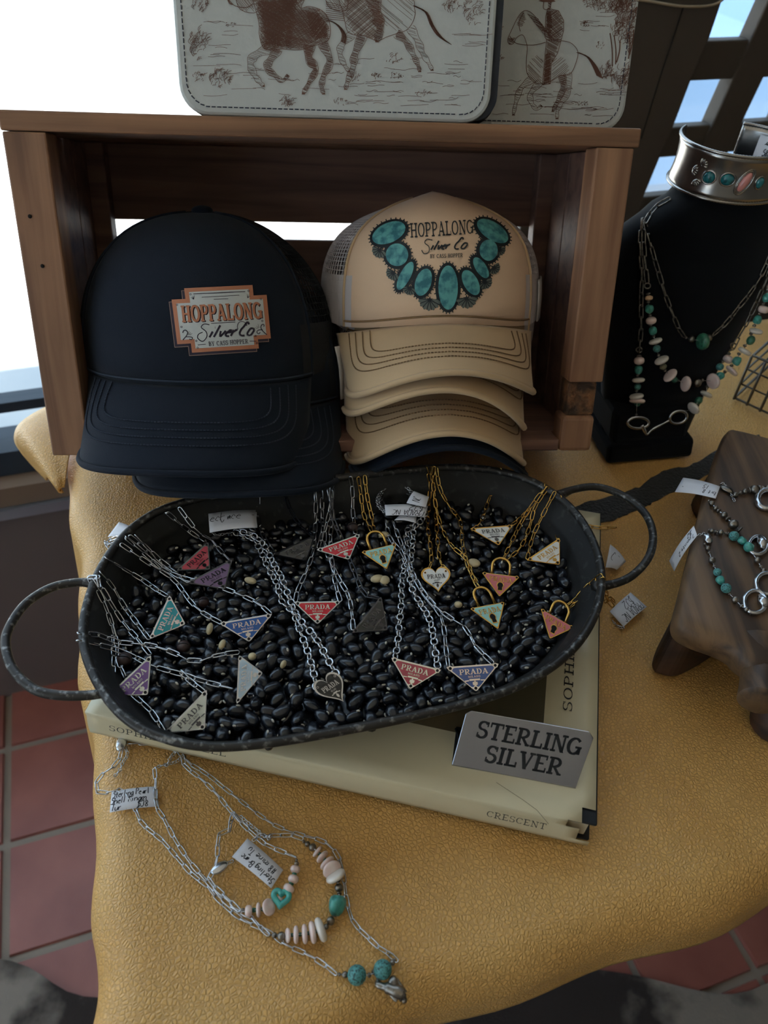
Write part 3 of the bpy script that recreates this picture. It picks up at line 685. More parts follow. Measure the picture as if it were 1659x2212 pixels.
def draw2(d):
    S = 2.517; f = mk(S, 1000, 0)
    hd = [(330, 60), (300, 92), (264, 165), (244, 215), (252, 240), (275, 236), (292, 205), (326, 190), (346, 235), (350, 270), (345, 330), (350, 400), (390, 450), (430, 455), (480, 440), (530, 412), (585, 400), (615, 340), (625, 280), (590, 235), (540, 222), (455, 215), (440, 150), (392, 88), (360, 62)]
    hl = [(q.x, q.y) for q in catmull([(x, y, 0) for x, y in hd], 4, True)]
    d.pl(f(hl + hl[:1]), 1.3, 0)
    for h in hatch([(346, 330), (350, 400), (390, 450), (430, 455), (440, 330), (400, 300)], .8, 7): d.pl(f(h), 1.0, 0)
    for h in hatch([(480, 330), (560, 300), (585, 400), (530, 410), (480, 440)], -.7, 8): d.pl(f(h), .9, 0)
    for h in hatch([(330, 60), (300, 92), (290, 150), (320, 160), (345, 110)], .4, 6): d.pl(f(h), 1.0, 0)
    for h in hatch([(244, 205), (252, 240), (275, 236), (286, 205)], .4, 4): d.pl(f(h), 1.1, 0)
    for k in range(30):
        x = 350 + k * 3.4; y = 75 + k * 4.2; d.pl(f([(x, y), (x + 25, y + 12 + random.uniform(-8, 8)), (x + 60, y + 30 + random.uniform(-8, 8))]), .9, 0, sm=3)
    d.pl(f([(255, 195), (290, 235), (380, 245), (450, 230)]), 1.5, 0, sm=4); d.pl(f([(330, 70), (305, 120), (312, 170)]), 1.3, 0, sm=3)
    tor = [(462, 45), (520, 58), (548, 110), (548, 165), (535, 215), (470, 205), (448, 150), (450, 90)]
    for an, sp in ((.8, 7), (-.6, 8)):
        for h in hatch(tor, an, sp): d.pl(f(h), 1.1, 0)
    d.pl(f(tor + tor[:1]), 1.3, 0); [d.pl(f(h), 1.2, 0) for h in hatch([(455, 60), (480, 60), (490, 140), (475, 200), (452, 150)], .3, 3.2)]
    leg = [(455, 215), (535, 215), (515, 290), (480, 345), (476, 455), (432, 462), (444, 330)]
    [d.pl(f(h), 1.2, 0) for h in hatch([(450, 290), (480, 290), (476, 455), (436, 460)], -.4, 3.0)]
    for h in hatch(leg, .5, 5): d.pl(f(h), 1.2, 0)
    d.pl(f(leg + leg[:1]), 1.2, 0)
    d.poly(f([(410, 5), (440, -8), (490, -4), (505, 8), (470, 12), (435, 10)]), 0); d.pl(f([(440, 10), (438, 45), (458, 52), (475, 40), (480, 10)]), 1.4, 0, sm=3)
    for h in hatch([(462, 10), (482, 10), (480, 45), (464, 48)], .6, 5): d.pl(f(h), 1.2, 0)
    limb(d, f, [(375, 430), (315, 480), (288, 560), (275, 620)], 36, 13, False); limb(d, f, [(420, 445), (368, 510), (376, 565), (405, 592), (428, 572)], 34, 13, False)
    limb(d, f, [(540, 408), (545, 480), (515, 550), (490, 600)], 36, 14, 2); limb(d, f, [(572, 395), (575, 490), (535, 560), (515, 600), (512, 640)], 34, 14, False)
    tail(d, f, [(625, 285), (680, 310), (718, 360), (745, 420)], 30)
    for a in ((790, 30, 90, 40, 90), (900, 70, 90, 90, 140), (990, 60, 30, 110, 60), (700, 20, 60, 25, 30), (870, 180, 60, 60, 70), (930, 230, 40, 80, 60), (875, 430, 70, 60, 80), (780, 390, 35, 45, 50), (180, 110, 35, 90, 60), (190, 330, 30, 30, 14), (660, 135, 25, 20, 22), (745, 250, 20, 18, 10), (640, 565, 60, 12, 24)): scrib(d, f, *a, S)
    for x0, y0, x1, y1 in ((800, 180, 812, 360), (822, 190, 830, 350), (855, 220, 835, 340), (905, 190, 900, 320), (945, 170, 925, 340), (930, 160, 905, 300)): d.pl(f([(x0, y0), ((x0 + x1) / 2 + 6, (y0 + y1) / 2), (x1, y1)]), 2.4, 0, sm=4)
    for a in ((850, -160, 120, 140, 160), (560, -260, 160, 60, 60), (250, -120, 60, 50, 30), (450, -60, 10, 10, 2)): scrib(d, f, *a, S)
    d.poly(f([(172, 60), (180, 40), (190, 60), (190, 190), (172, 190)]), 1); ground(d, f, 100, 820, 430, 640, 40); ground(d, f, 560, 760, 60, 220, 8); ground(d, f, 700, 950, 480, 540, 10)
bag('ivory bag printed with brown riders, larger and nearer, left on the crate', -.113, .126, -.193, -.145, .2714, .45, draw1, .006)
bag('ivory bag printed with a single brown rider, behind at the crate\'s right end', .030, .2545, -.140, -.095, .2714, .45, draw2)
# ================================================================== caps
M_blk = mat('navy_black_fabric', srgb(19, 26, 38), .9, sheen=.04, spec=.3, bump=(900, .25, 'noise', .0006))
M_blkn = mat('black_net', srgb(20, 22, 27), .8)
M_beif = mat('peach_foam_fabric', srgb(226, 190, 156), .8, sheen=.15, bump=(900, .2, 'noise', .0006))
M_bei = mat('beige_fabric', srgb(200, 168, 128), .8, sheen=.2, bump=(900, .2, 'noise', .0006))
M_bein = mat('grey_beige_net', srgb(198, 188, 186), .75)
M_sweat = mat('white_band', srgb(214, 208, 204), .8)
M_thb = mat('navy_thread', srgb(44, 52, 66), .9)
M_the = mat('tan_thread', srgb(128, 98, 66), .9)
def cap(label, O, yaw, tilt, roll_, ax, ay, hz, mt, mn, mth, bw, bl, dr, arch, peak=0., front=58, sq=.75, sbx=2.1, mf=None, group=None, button=True, side=None, vt=62):
    M = CM @ Matrix.Translation(V(O)) @ Matrix.Rotation(yaw, 4, 'Z') @ Matrix.Rotation(tilt, 4, 'X') @ Matrix.Rotation(roll_, 4, 'Y')
    t = thing('trucker_cap', label, 'cap', M=M, group=group)
    def crown(th, s, k=1.0):
        f = max(0., cos(th)); e = sbx + sq * f; ph = min(s, 1) * pi / 2
        rho = max(0, cos(ph)) ** (2 / e); ze = sin(ph) ** (2 / e)
        x = ax * sin(th) * rho * k; y = -ay * cos(th) * rho * k
        z = hz * ze + peak * max(0., 1 - (x / (.85 * ax)) ** 2) ** 2 * s * s * (.35 + .65 * f) - (1 - s) ** 2 * arch * .4 * (x / bw) ** 2 * f
        return V((x, y, z))
    F = radians(front)
    fm = MB(); fm.grid(lambda u, v: crown(-F + 2 * F * u, v * .999), 36, 26)
    fo = fm.build('front_panel', mf or mt, t, local=True); md = fo.modifiers.new('t', 'SOLIDIFY'); md.thickness = .003; md.offset = -1
    bvh = BVHTree.FromPolygons([M @ p for p in fm.v], fm.f)
    nb = MB(); nb.grid(lambda u, v: crown(F + (2 * pi - 2 * F) * u, v * .97), 92, 34)
    no = nb.build('mesh_back', mn, t, local=True); wf = no.modifiers.new('w', 'WIREFRAME'); wf.thickness = .0012; wf.use_replace = True; wf.use_even_offset = False
    for s in (-1, 1):
        MB().tube([crown(s * F, i / 20) * 1.004 for i in range(20)], .0014, 6).build('panel_seam', mt, t, local=True)
    bd = MB(); bd.grid(lambda u, v: crown(F * .9 + (2 * pi - 1.8 * F) * u, v * .17, 1.004), 60, 3); bo = bd.build('band', mn, t, local=True)
    def vis(a, b):
        th = a * radians(vt); p0 = V((ax * sin(th) * .995, -ay * cos(th) * .995, 0)); q = a * 1.47
        p1 = V((bw * sin(q), -ay * .42 - (bl + ay * .58) * max(0, cos(q)) ** .5, 0))
        p = p0.lerp(p1, b); p.z = -dr * (.75 * b + .25 * b * b) - arch * (p.x / bw) ** 2 * (.4 + .6 * b); return p
    vm = MB(); vm.grid(lambda u, v: vis(2 * u - 1, v), 48, 16)
    vo = vm.build('visor', mt, t, local=True); md = vo.modifiers.new('t', 'SOLIDIFY'); md.thickness = .0035; md.offset = 1
    eg = [vis(-1 + 2 * i / 60, 1.0) - V((0, 0, .0016)) for i in range(61)]
    MB().tube(eg, .0028, 8).build('visor_edge', mt, vo, local=True)
    sm = MB()
    for k in range(4):
        A, bk = .60 + .075 * k, .50 + .085 * k; pts = []
        for i in range(601):
            q = pi * i / 600; c, s_ = -cos(q), sin(q)
            pts.append(vis(A * math.copysign(abs(c) ** .3, c), .05 + (bk - .05) * s_ ** .3) + V((0, 0, .0010)))
        pts = resample(pts, .0028)
        for a, b in zip(pts, pts[1:]): sm.tube([a, a.lerp(b, .72)], .0006, 4, cap=False)
    so_ = sm.build('stitching', mth, vo, local=True)
    sm2 = MB(); sm2.tube([crown(-F + 2 * F * i / 40, .004) * 1.006 for i in range(41)], .0009, 6); sm2.build('brim_seam', mth, t, local=True)
    if button: MB().ell(V((0, 0, hz + peak * 0 + .001)), V((.0095, 0, 0)), V((0, .0095, 0)), V((0, 0, .0045)), 16, 8).build('top_button', mt, t, local=True)
    if side:
        for nm_, t0, t1, s0, s1, mm, k in side:
            sb = MB(); sb.grid(lambda u, v: crown(t0 + (t1 - t0) * u, s0 + (s1 - s0) * v, k), 10, 4); o_ = sb.build(nm_, mm, t, local=True); md = o_.modifiers.new('t', 'SOLIDIFY'); md.thickness = .0015
    return t, bvh
GB, GE = 'black trucker caps stacked in the crate', 'beige trucker caps stacked in the crate'
# black stack
cap('plain black trucker cap underneath, its brim tip showing below the patch cap', (-.084, -.118, .046), radians(2), radians(2), 0, .104, .088, .105, M_blk, M_blkn, M_thb, .092, .088, .040, .012, group=GB, button=False, side=[('white_lining', .98, 1.28, -.0, .24, M_sweat, 1.07)])
cb_t, cb_bvh = cap('black trucker cap with orange and white lettered patch on the front', (-.110, -.125, .074), radians(-5), radians(2), 0, .1165, .106, .126, M_blk, M_blkn, M_thb, .098, .064, .050, .010, front=58, group=GB, vt=58)
# beige stack, bottom to top
cap('black trucker cap at the bottom of the beige stack, only its brim edge showing', (.103, -.096, .055), 0, 0, radians(1), .095, .084, .08, M_blk, M_blkn, M_thb, .083, .080, .028, .050, group=GB, button=False)
cap('lowest beige trucker cap of the stack, resting just above the black brim', (.099, -.100, .068), 0, 0, radians(1), .097, .086, .085, M_bei, M_bein, M_the, .083, .076, .028, .050, group=GE, button=False)
cap('middle beige trucker cap of the stack, squeezed under the printed cap', (.101, -.103, .104), 0, 0, radians(5), .099, .087, .085, M_bei, M_bein, M_the, .083, .072, .028, .046, group=GE, button=False)
ce_t, ce_bvh = cap('top beige trucker cap with turquoise squash blossom necklace print', (.097, -.105, .117), 0, 0, radians(-1), .104, .096, .088, M_bei, M_bein, M_the, .084, .062, .026, .034, peak=.016, sq=1.0, sbx=2.9, mf=M_beif, front=54, group=GE, button=False, side=[('snap_strap', 1.12, 1.42, -.0, .14, M_sweat, 1.03)])

# patch on the black cap
def Hm(bvh, S, ox, oy, off):
    def f(x, y):
        h = hit(bvh, ox + x / S, oy + y / S, off); return h[0] if h else None
    return f
M_or = mat('patch_copper', srgb(196, 126, 92), .6); M_pw = mat('patch_white', srgb(206, 208, 204), .6); M_pu = mat('patch_plum', srgb(52, 40, 54), .7); M_tanl = mat('patch_tan_line', srgb(160, 130, 112), .7)
def bil(u, v):
    a = (62 + (1468 - 62) * u, 172 + (104 - 172) * u); b = (182 + (1560 - 182) * u, 1128 + (1040 - 1128) * u); return (a[0] + (b[0] - a[0]) * v, a[1] + (b[1] - a[1]) * v)
def cross(d, dx, dy, g, mi):
    f = lambda u, v: (lambda p: (p[0] + dx, p[1] + dy))(bil(u, v))
    d.rect(.145 + g, 0 + g * 1.4, .862 - g, 1 - g * 1.4, 14, 12, mi, f); d.rect(0 + g, .165 + g * 1.4, .15 + g, .855 - g * 1.4, 4, 8, mi, f); d.rect(.857 - g, .165 + g * 1.4, 1 - g, .855 - g * 1.4, 4, 8, mi, f)
S3 = 6.9125
patch = None
for nm_, fn, off, ms in (
    ('patch_backing', lambda d: (cross(d, -34, 40, -.008, 0)), .0006, [M_tanl]),
    ('patch_shadow', lambda d: (cross(d, -34, 38, -.001, 0)), .0009, [M_pu]),
    ('patch_border', lambda d: cross(d, 0, 0, 0, 0), .0012, [M_or]),
    ('patch_face', lambda d: cross(d, 0, 0, .045, 0), .0015, [M_pw])):
    d = D2(); fn(d); o = d.build(nm_, Hm(cb_bvh, S3, 360, 600, off), ms, cb_t if patch is None else patch)
    if patch is None: patch = o
d = D2()
for p, q, w in (((405, 246), (1165, 214), 11), ((528, 296), (1078, 266), 8), ((702, 326), (915, 319), 8), ((665, 680), (1020, 660), 9), ((470, 998), (588, 988), 9), ((1230, 942), (1330, 942), 9)):
    n = 6
    for i in range(n): d.line((p[0] + (q[0] - p[0]) * i / n, p[1] + (q[1] - p[1]) * i / n), (p[0] + (q[0] - p[0]) * (i + 1) / n, p[1] + (q[1] - p[1]) * (i + 1) / n), w, 0)
for (x, y) in ((362, 252), (1213, 203), (1395, 325), (165, 407), (230, 732), (448, 938), (1316, 866), (1416, 644), (468, 1040), (1335, 972)): d.ring(x, y, 12, 12, 7, 0, 8)
for x, y, s in ((385, 300, 1), (1225, 280, -1)):
    for k in range(4): d.line((x + s * 25, y + 28), (x + s * (-20 + k * 18), y - 6 - 10 * k), 8, 0, 3)
d.pl([(250, 925), (305, 860), (320, 810), (290, 780), (258, 790), (248, 820)], 15, 0, sm=5); d.pl([(290, 880), (350, 880), (390, 890), (375, 920), (345, 910)], 12, 0, sm=5)
d.pl([(1485, 850), (1420, 790), (1395, 740), (1410, 700), (1440, 700), (1438, 730)], 13, 0, sm=5); d.pl([(1420, 775), (1360, 780), (1335, 810), (1365, 835), (1385, 810)], 12, 0, sm=5)
for k in range(3): d.line((330 + k * 12, 850), (345 + k * 22, 790 + k * 18), 7, 0, 3); d.line((1370 - k * 12, 745 + k * 6), (1350 - k * 22, 690 + k * 26), 7, 0, 3)
d.text('BY CASS HOPPER', (632, 1016), (580 / 1, -40 / 1), (-8, -66), 0, .08, 1.05, fit=1.0)
sl_ = .3
d.hand('ilver', (630, 888), (118, -8), (-6, -84), 30, 0, slant=.45, jit=.03); d.hand('Co', (1070, 864), (138, -9), (-6, -95), 30, 0, slant=.32, jit=.03)
d.pl([(640, 700), (560, 690), (520, 740), (590, 800), (600, 880), (540, 945), (470, 900), (480, 840), (540, 810)], 13, 0, sm=6)
d.pl([(1190, 720), (1150, 660), (1080, 660), (1050, 720), (1060, 770)], 9, 0, sm=6)
d.build('patch_lettering', Hm(cb_bvh, S3, 360, 600, .0018), [M_pu], patch)
d = D2(); d.text('HOPPALONG', (240, 665), (1180, -55), (-28, -245), 0, .04, 1.3, fit=1.0); d.build('title_shadow', lambda x, y: Hm(cb_bvh, S3, 360, 600, .0017)(x + 16, y + 10), [M_pu], patch)
d.build('title_lettering', Hm(cb_bvh, S3, 360, 600, .0021), [M_or], patch)
# print on the beige cap
M_tq = mat('turquoise_print', srgb(98, 168, 164), .6, var=(srgb(46, 110, 118), 160, .42, .62)); M_ink = mat('ink_print', srgb(36, 40, 42), .7); M_sage = mat('sage_print', srgb(104, 108, 98), .7)
S4 = 2.592; E = [(470, 272, 100, 56, -24), (515, 392, 64, 64, -10), (560, 508, 32, 88, 27), (660, 543, 46, 80, 18), (797, 573, 56, 125, 0), (922, 545, 42, 78, -28), (978, 463, 32, 68, -33), (1020, 367, 52, 60, 0), (1042, 262, 100, 50, 33)]
H0 = lambda off: Hm(ce_bvh, S4, 660, 400, off)
d = D2()
for cx, cy, rx, ry, rt in E:
    d.disc(cx, cy, rx + 15, ry + 15, 0, 28, radians(rt))
    for k in range(26):
        a = 2 * pi * k / 26; c, s_ = cos(radians(rt)), sin(radians(rt)); x, y = (rx + 12) * cos(a), (ry + 12) * sin(a); x2, y2 = (rx + 24) * cos(a), (ry + 24) * sin(a)
        d.line((cx + x * c - y * s_, cy + x * s_ + y * c), (cx + x2 * c - y2 * s_, cy + x2 * s_ + y2 * c), 6, 0)
pr = d.build('necklace_print', H0(.0006), [M_ink], ce_t)
FANS = [(695, 640, 62, 95), (900, 632, 58, 85), (495, 490, 42, 130), (585, 575, 40, 110), (1000, 540, 42, 60), (1048, 462, 38, 40), (420, 365, 45, 120), (1080, 362, 36, 60)]
d = D2(); d2 = D2()
for cx, cy, r, a0 in FANS:
    for k in range(7):
        a = radians(a0 - 78 + 26 * k); d.disc(cx + r * .62 * cos(a), cy + r * .62 * sin(a), r * .42, r * .2, 0, 10, a, 2)
        d2.line((cx, cy), (cx + r * .95 * cos(a + .2), cy + r * .95 * sin(a + .2)), 5, 0)
    for k in range(5):
        a = radians(a0 + 180 + 72 * k); d2.poly([(cx + 22 * cos(a), cy + 22 * sin(a)), (cx + 8 * cos(a + .63), cy + 8 * sin(a + .63)), (cx, cy), (cx + 8 * cos(a - .63), cy + 8 * sin(a - .63))], 0)
d.build('shell_print', H0(.0009), [M_sage], pr); d2.build('shell_lines', H0(.0011), [M_ink], pr)
d = D2()
for cx, cy, rx, ry, rt in E: d.disc(cx, cy, rx - 2, ry - 2, 0, 28, radians(rt), 4)
d.build('turquoise_stones', H0(.0014), [M_tq], pr)
d = D2(); d.text('HOPPALONG', (588, 297), (352, -22), (-4, -80), 0, .03, .8, fit=1.0); d.text('BY CASS HOPPER', (697, 410), (182, -6), (0, -22), 0, .08, 1.1, fit=1.0)
d.hand('ilver', (700, 364), (30, -2), (0, -24), 9, 0, slant=.45, jit=.03); d.hand('Co', (828, 360), (46, -3), (0, -30), 9, 0, slant=.32, jit=.03)
d.pl([(710, 310), (680, 305), (668, 325), (690, 345), (690, 375), (665, 385), (650, 365)], 5, 0, sm=5)
d.build('print_lettering', H0(.0008), [M_ink], pr)

# ================================================================== book under the tray
BT = .027
M_jack = mat('cream_book_jacket', srgb(212, 200, 166), .35, coat=.25, bump=(14, .12, 'noise', .004)); M_page = mat('book_pages', srgb(200, 190, 165), .9, stretch=(1, 1, 300), bump=(3, .3, 'noise'))
M_bboard = mat('black_book_cloth', srgb(26, 26, 28), .8); M_bink = mat('book_ink', srgb(40, 38, 36), .7)
M_pic = mat('painted_picture', srgb(140, 112, 70), .35, coat=.25, var=(srgb(92, 84, 62), 11, .35, .65))
bBR, bBL, bTR = G(1291, 1788, BT), G(184, 1538, BT), G(1326, 1113, BT)
bx = (bBR - bBL); bW = bx.length; bx.normalize(); by = V((-bx.y, bx.x, 0)); bH = (bTR - bBR).dot(by)
def BK(u, v, z): p = bBL + bx * u + by * v; return V((p.x, p.y, z))
book = thing('art_book', 'large cream jacketed art book lying under the bean tray', 'book', BK(bW / 2, bH / 2, 0))
def slab(name, u0, u1, v0, v1, z0, z1, m, bev=.001, par=None):
    mb = MB(); q = [(u0, v0), (u1, v0), (u1, v1), (u0, v1)]; mb.hexa([BK(a, b, z0) for a, b in q], [BK(a, b, z1) for a, b in q]); return mb.build(name, m, par or book, smooth=False, bevel=bev)
slab('back_board', 0, bW, .002, bH, .0012, .0042, M_bboard); slab('front_board', 0, bW, .002, bH, BT - .0035, BT - .0006, M_bboard); slab('pages', .004, bW - .004, .004, bH - .004, .0044, BT - .0037, M_page)
jm = MB()
def jac(u, v):   # spine wrap then the front cover
    U = u * (bW - .0025 * (0.5 + .5 * sin(u * 3)))
    if v < .3: a = v / .3 * pi / 2; return BK(U, .002 - .0045 * cos(a) + .0045 * 0, .004 + (BT - .004) * (v / .3) ** .8) if v < .24 else BK(U, .0005 - .003 * cos(a), BT + .0003 - .0012 * cos(a))
    q = (v - .3) / .7; return BK(U, .0005 + q * (bH - .003), BT + .0004 + .0006 * sin(u * 9 + q * 5) ** 2)
for i in range(1): jm.grid(jac, 40, 40)
kill = [k for k, f in enumerate(jm.f) if all((jm.v[i] - BK(bW, 0, BT)).length < .021 for i in f)]
jm.f = [f for k, f in enumerate(jm.f) if k not in kill]; jm.m = [0] * len(jm.f)
jk = jm.build('jacket', M_jack, book); md = jk.modifiers.new('t', 'SOLIDIFY'); md.thickness = .0003; md.offset = 1
zt = BT + .0018
def bkpx(px, py): p = G(px, py, zt); return p
pc = MB()
def picf(u, v): return BK(.035 + (bW - .075) * u, .046 + (bH - .1) * v, BT + .0014)
pc.grid(picf, 4, 4); pc.build('cover_picture', M_pic, jk)
d = D2(); mp = lambda x, y: BK(x, y, zt)
# author name runs away from the spine along the foot of the cover
d2 = D2(); d2.text('SOPHIE', (bW - .020, .082), (0, .062), (-.0070, 0), 0, .06, .62, fit=1.0); d2.build('author_lettering', mp, [M_bink], jk); d.text('L', (.085, bH - .06), (.05, 0), (0, .05), 0, 0, 1.0)
d.build('cover_lettering', mp, [M_bink], jk)
d = D2()
d.text('CRESCENT', (bW - .072, -.0035), (.040, 0), (0, .0050), 0, .08, .6, fit=1.0); d2 = D2(); d2.text('SOPHIE  RUSSELL', (.018, -.0035), (.088, 0), (0, .0045), 0, .08, .6, fit=1.0)
for d_, n_ in ((d, 'publisher_lettering'), (d2, 'spine_lettering')): d_.build(n_, lambda x, y: BK(x, -.0045 + (y + .0035) * .35, .017 + (y + .0035) * 1.0), [M_bink], jk)
d = D2(); cr = [(1072, 1690), (1095, 1705), (1130, 1728), (1160, 1750), (1185, 1780)]
for a, b in zip(cr, cr[1:]): d.line(a, b, 1.0, 0)
d.build('crease', lambda x, y: G(x, y, zt), [mat('crease_line', srgb(120, 108, 84), .9)], jk)

# ================================================================== sterling silver sign
M_steel = mat('brushed_steel', srgb(176, 176, 184), .26, 1.0, bump=(60, .04, 'noise')); M_signink = mat('sign_ink', srgb(12, 12, 14), .6)
s0, s1 = G(976, 1652, BT + .002), G(1244, 1702, BT + .002); sx = (s1 - s0).normalized(); sb = V((-sx.y, sx.x, 0)); su = (V((0, 0, 1)) * cos(radians(38)) + sb * sin(radians(38))).normalized(); sN = sx.cross(su)
sT0, sT1 = PL(1002, 1536, s0, sN), PL(1286, 1579, s0, sN); sH = ((sT0 - s0).dot(su) + (sT1 - s0).dot(su)) / 2; sW = (s1 - s0).length
sk = ((sT0 - s0).dot(sx) + (sT1 - s1).dot(sx)) / 2
sign = thing('silver_sign', 'small bent steel sign reading STERLING SILVER standing on the book', 'sign', s0)
def SG(u, v, h=0): return s0 + sx * (u + sk * v / sH) + su * v + sN * h
mb = MB(); mb.prism([(0, 0), (sW, 0), (sW + .002, sH - .004), (sW - .002, sH), (.003, sH), (0, sH - .003)], lambda x, y, h: SG(x, y, h), 0, -.0012); mb.build('plate', M_steel, sign, smooth=False, bevel=.0004)
mb = MB(); q = [s0, s1, s1 + sb * .03, s0 + sb * .03]; mb.hexa([p + V((0, 0, -.0012)) for p in q], q); mb.build('foot', M_steel, sign, smooth=False)
mb = MB(); mb.tube([SG(.002, .012, -.001), SG(.001, .016, -.001) - sN * .012, s0 + sb * .028], .0012, 6); mb.build('prop', M_black, sign)
d = D2(); d.text('STERLING', (.010, sH * .56), (sW * .84, 0), (0, sH * .30), 0, .02, 1.05, fit=1.0); d.text('SILVER', (.020, sH * .16), (sW * .62, 0), (0, sH * .30), 0, .02, 1.05, fit=1.0)
d.build('lettering', lambda x, y: SG(x, y, .0004), [M_signink], sign)

# ================================================================== tray of beans
ZT0, ZR, ZB = BT + .0012, .076, .048
M_tray = mat('blackened_tin', srgb(58, 55, 52), .45, .6, bump=(90, .3, 'noise', .0015), var=(srgb(140, 138, 134), 230, .55, .72)); M_trayin = mat('blackened_tin_inside', srgb(34, 33, 32), .6, .3, bump=(40, .12, 'noise'), var=(srgb(66, 65, 64), 120, .58, .75))
TRP = [(174, 1392), (186, 1300), (226, 1205), (310, 1115), (440, 1072), (620, 1046), (800, 1024), (950, 1008), (1075, 1015), (1170, 1047), (1248, 1108), (1293, 1190), (1303, 1268), (1284, 1340), (1235, 1412), (1150, 1472), (1050, 1512), (900, 1550), (720, 1586), (560, 1612), (440, 1618), (350, 1598), (275, 1562), (215, 1492)]
TR = catmull([G(x, y, ZR) for x, y in TRP], 6, True); NT = len(TR)
TCx = sum((p for p in TR), V()) / NT
def inset(P, d, z):
    out = []
    for i in range(NT):
        t = (P[(i + 1) % NT] - P[i - 1]).normalized(); nrm = V((-t.y, t.x, 0))
        if nrm.dot(TCx - P[i]) < 0: nrm = -nrm
        q = P[i] + nrm * d; out.append(V((q.x, q.y, z)))
    return out
# round the traced loop so that it is a clean oval
for it in range(10): TR = [(TR[i - 1] + TR[i] * 2 + TR[(i + 1) % NT]) / 4 for i in range(NT)]
tray = thing('tin_tray', 'oval blackened tin tray with loop handles filled with black beans', 'tray', V((TCx.x, TCx.y, ZT0)))
mb = MB(); loops = [inset(TR, .036, ZT0), inset(TR, .030, ZT0 + .003), inset(TR, .017, ZT0 + .016), inset(TR, .008, ZR - .014), inset(TR, 0, ZR), inset(TR, .003, ZR), inset(TR, .0095, ZR - .012), inset(TR, .0125, ZR - .014), inset(TR, .0135, ZR - .018), inset(TR, .020, ZT0 + .016), inset(TR, .033, ZT0 + .005), inset(TR, .038, ZT0 + .003)]
for L in loops: mb.v += L
for k in range(len(loops) - 1):
    for i in range(NT): j = (i + 1) % NT; mb.f.append((k * NT + i, k * NT + j, (k + 1) * NT + j, (k + 1) * NT + i)); mb.m.append(0 if k < 5 else 1)
mb.f.append(tuple(range(NT))); mb.m.append(0); mb.f.append(tuple(range((len(loops) - 1) * NT, len(loops) * NT))); mb.m.append(1)
mb.build('tray_body', [M_tray, M_trayin], tray)
MB().tube([p + V((0, 0, .0005)) for p in inset(TR, .001, ZR)], .0034, 8, True).build('rolled_rim', M_tray, tray)
for pts in ([(214, 1262), (170, 1258), (110, 1270), (55, 1305), (20, 1355), (12, 1395), (28, 1445), (72, 1488), (130, 1502), (200, 1501), (225, 1492)], [(1205, 1072), (1240, 1057), (1290, 1052), (1345, 1070), (1390, 1105), (1410, 1150), (1403, 1200), (1370, 1240), (1330, 1260), (1282, 1268)]):
    P = catmull([G(x, y, ZR - .002) for x, y in pts], 6); n = len(P); MB().tube(P, [.0033 + .0018 * max(0, 1 - min(i, n - 1 - i) / 5) for i in range(n)], 10).build('handle', M_tray, tray)
TIN = inset(TR, .010, ZB)
def inside(p, L):
    c = False
    for i in range(len(L)):
        a, b = L[i - 1], L[i]
        if (a.y > p.y) != (b.y > p.y) and p.x < (b.x - a.x) * (p.y - a.y) / (b.y - a.y) + a.x: c = not c
    return c
TIN2 = inset(TR, .0205, ZB)
x0, x1 = min(p.x for p in TIN), max(p.x for p in TIN); y0, y1 = min(p.y for p in TIN), max(p.y for p in TIN)
def darts(dmin, tries, L):
    g = {}; out = []
    for _ in range(tries):
        p = V((random.uniform(x0, x1), random.uniform(y0, y1), 0)); k = (int(p.x / dmin), int(p.y / dmin))
        if any((p - q).length < dmin for i in (-1, 0, 1) for j in (-1, 0, 1) for q in g.get((k[0] + i, k[1] + j), ())): continue
        if inside(p, L): g.setdefault(k, []).append(p); out.append(p)
    return out
M_bean = mat('black_bean_skin', srgb(24, 27, 34), .26, spec=.6, coat=.08); M_hil = mat('bean_eye', srgb(196, 188, 172), .6); M_split = mat('split_bean', srgb(196, 178, 140), .5); M_cof = mat('coffee_bean', srgb(52, 34, 30), .4)
def beanmesh(i):
    mb = MB(); a, b, c = (.0073, .0050, .0042) if i % 2 else (.0066, .0047, .0042)
    mb.ell((0, 0, 0), (a, 0, 0), (0, b, 0), (0, 0, c), 12, 8)
    for v in mb.v: v.y += .16 * a * ((v.x / a) ** 2 - .3); v.x *= 1 + .08 * (v.x / a) * (i - 1)
    mb.ell((0, -b * .96 - .05 * a, .0012), (.0017, 0, 0), (0, .0007, 0), (0, 0, .0009), 8, 4, 1)
    return mb.mesh('black_bean', [M_bean, M_hil])
BM = [beanmesh(i) for i in range(4)]
top = darts(.0088, 26000, TIN2); low = darts(.0088, 9000, TIN2)
def beanM(p, z, tiltmax):
    return Matrix.Translation(V((p.x, p.y, z))) @ Matrix.Rotation(random.uniform(0, 2 * pi), 4, 'Z') @ Matrix.Rotation(random.uniform(-tiltmax, tiltmax), 4, 'Y') @ Matrix.Rotation(random.uniform(-1.2, 1.2), 4, 'X')
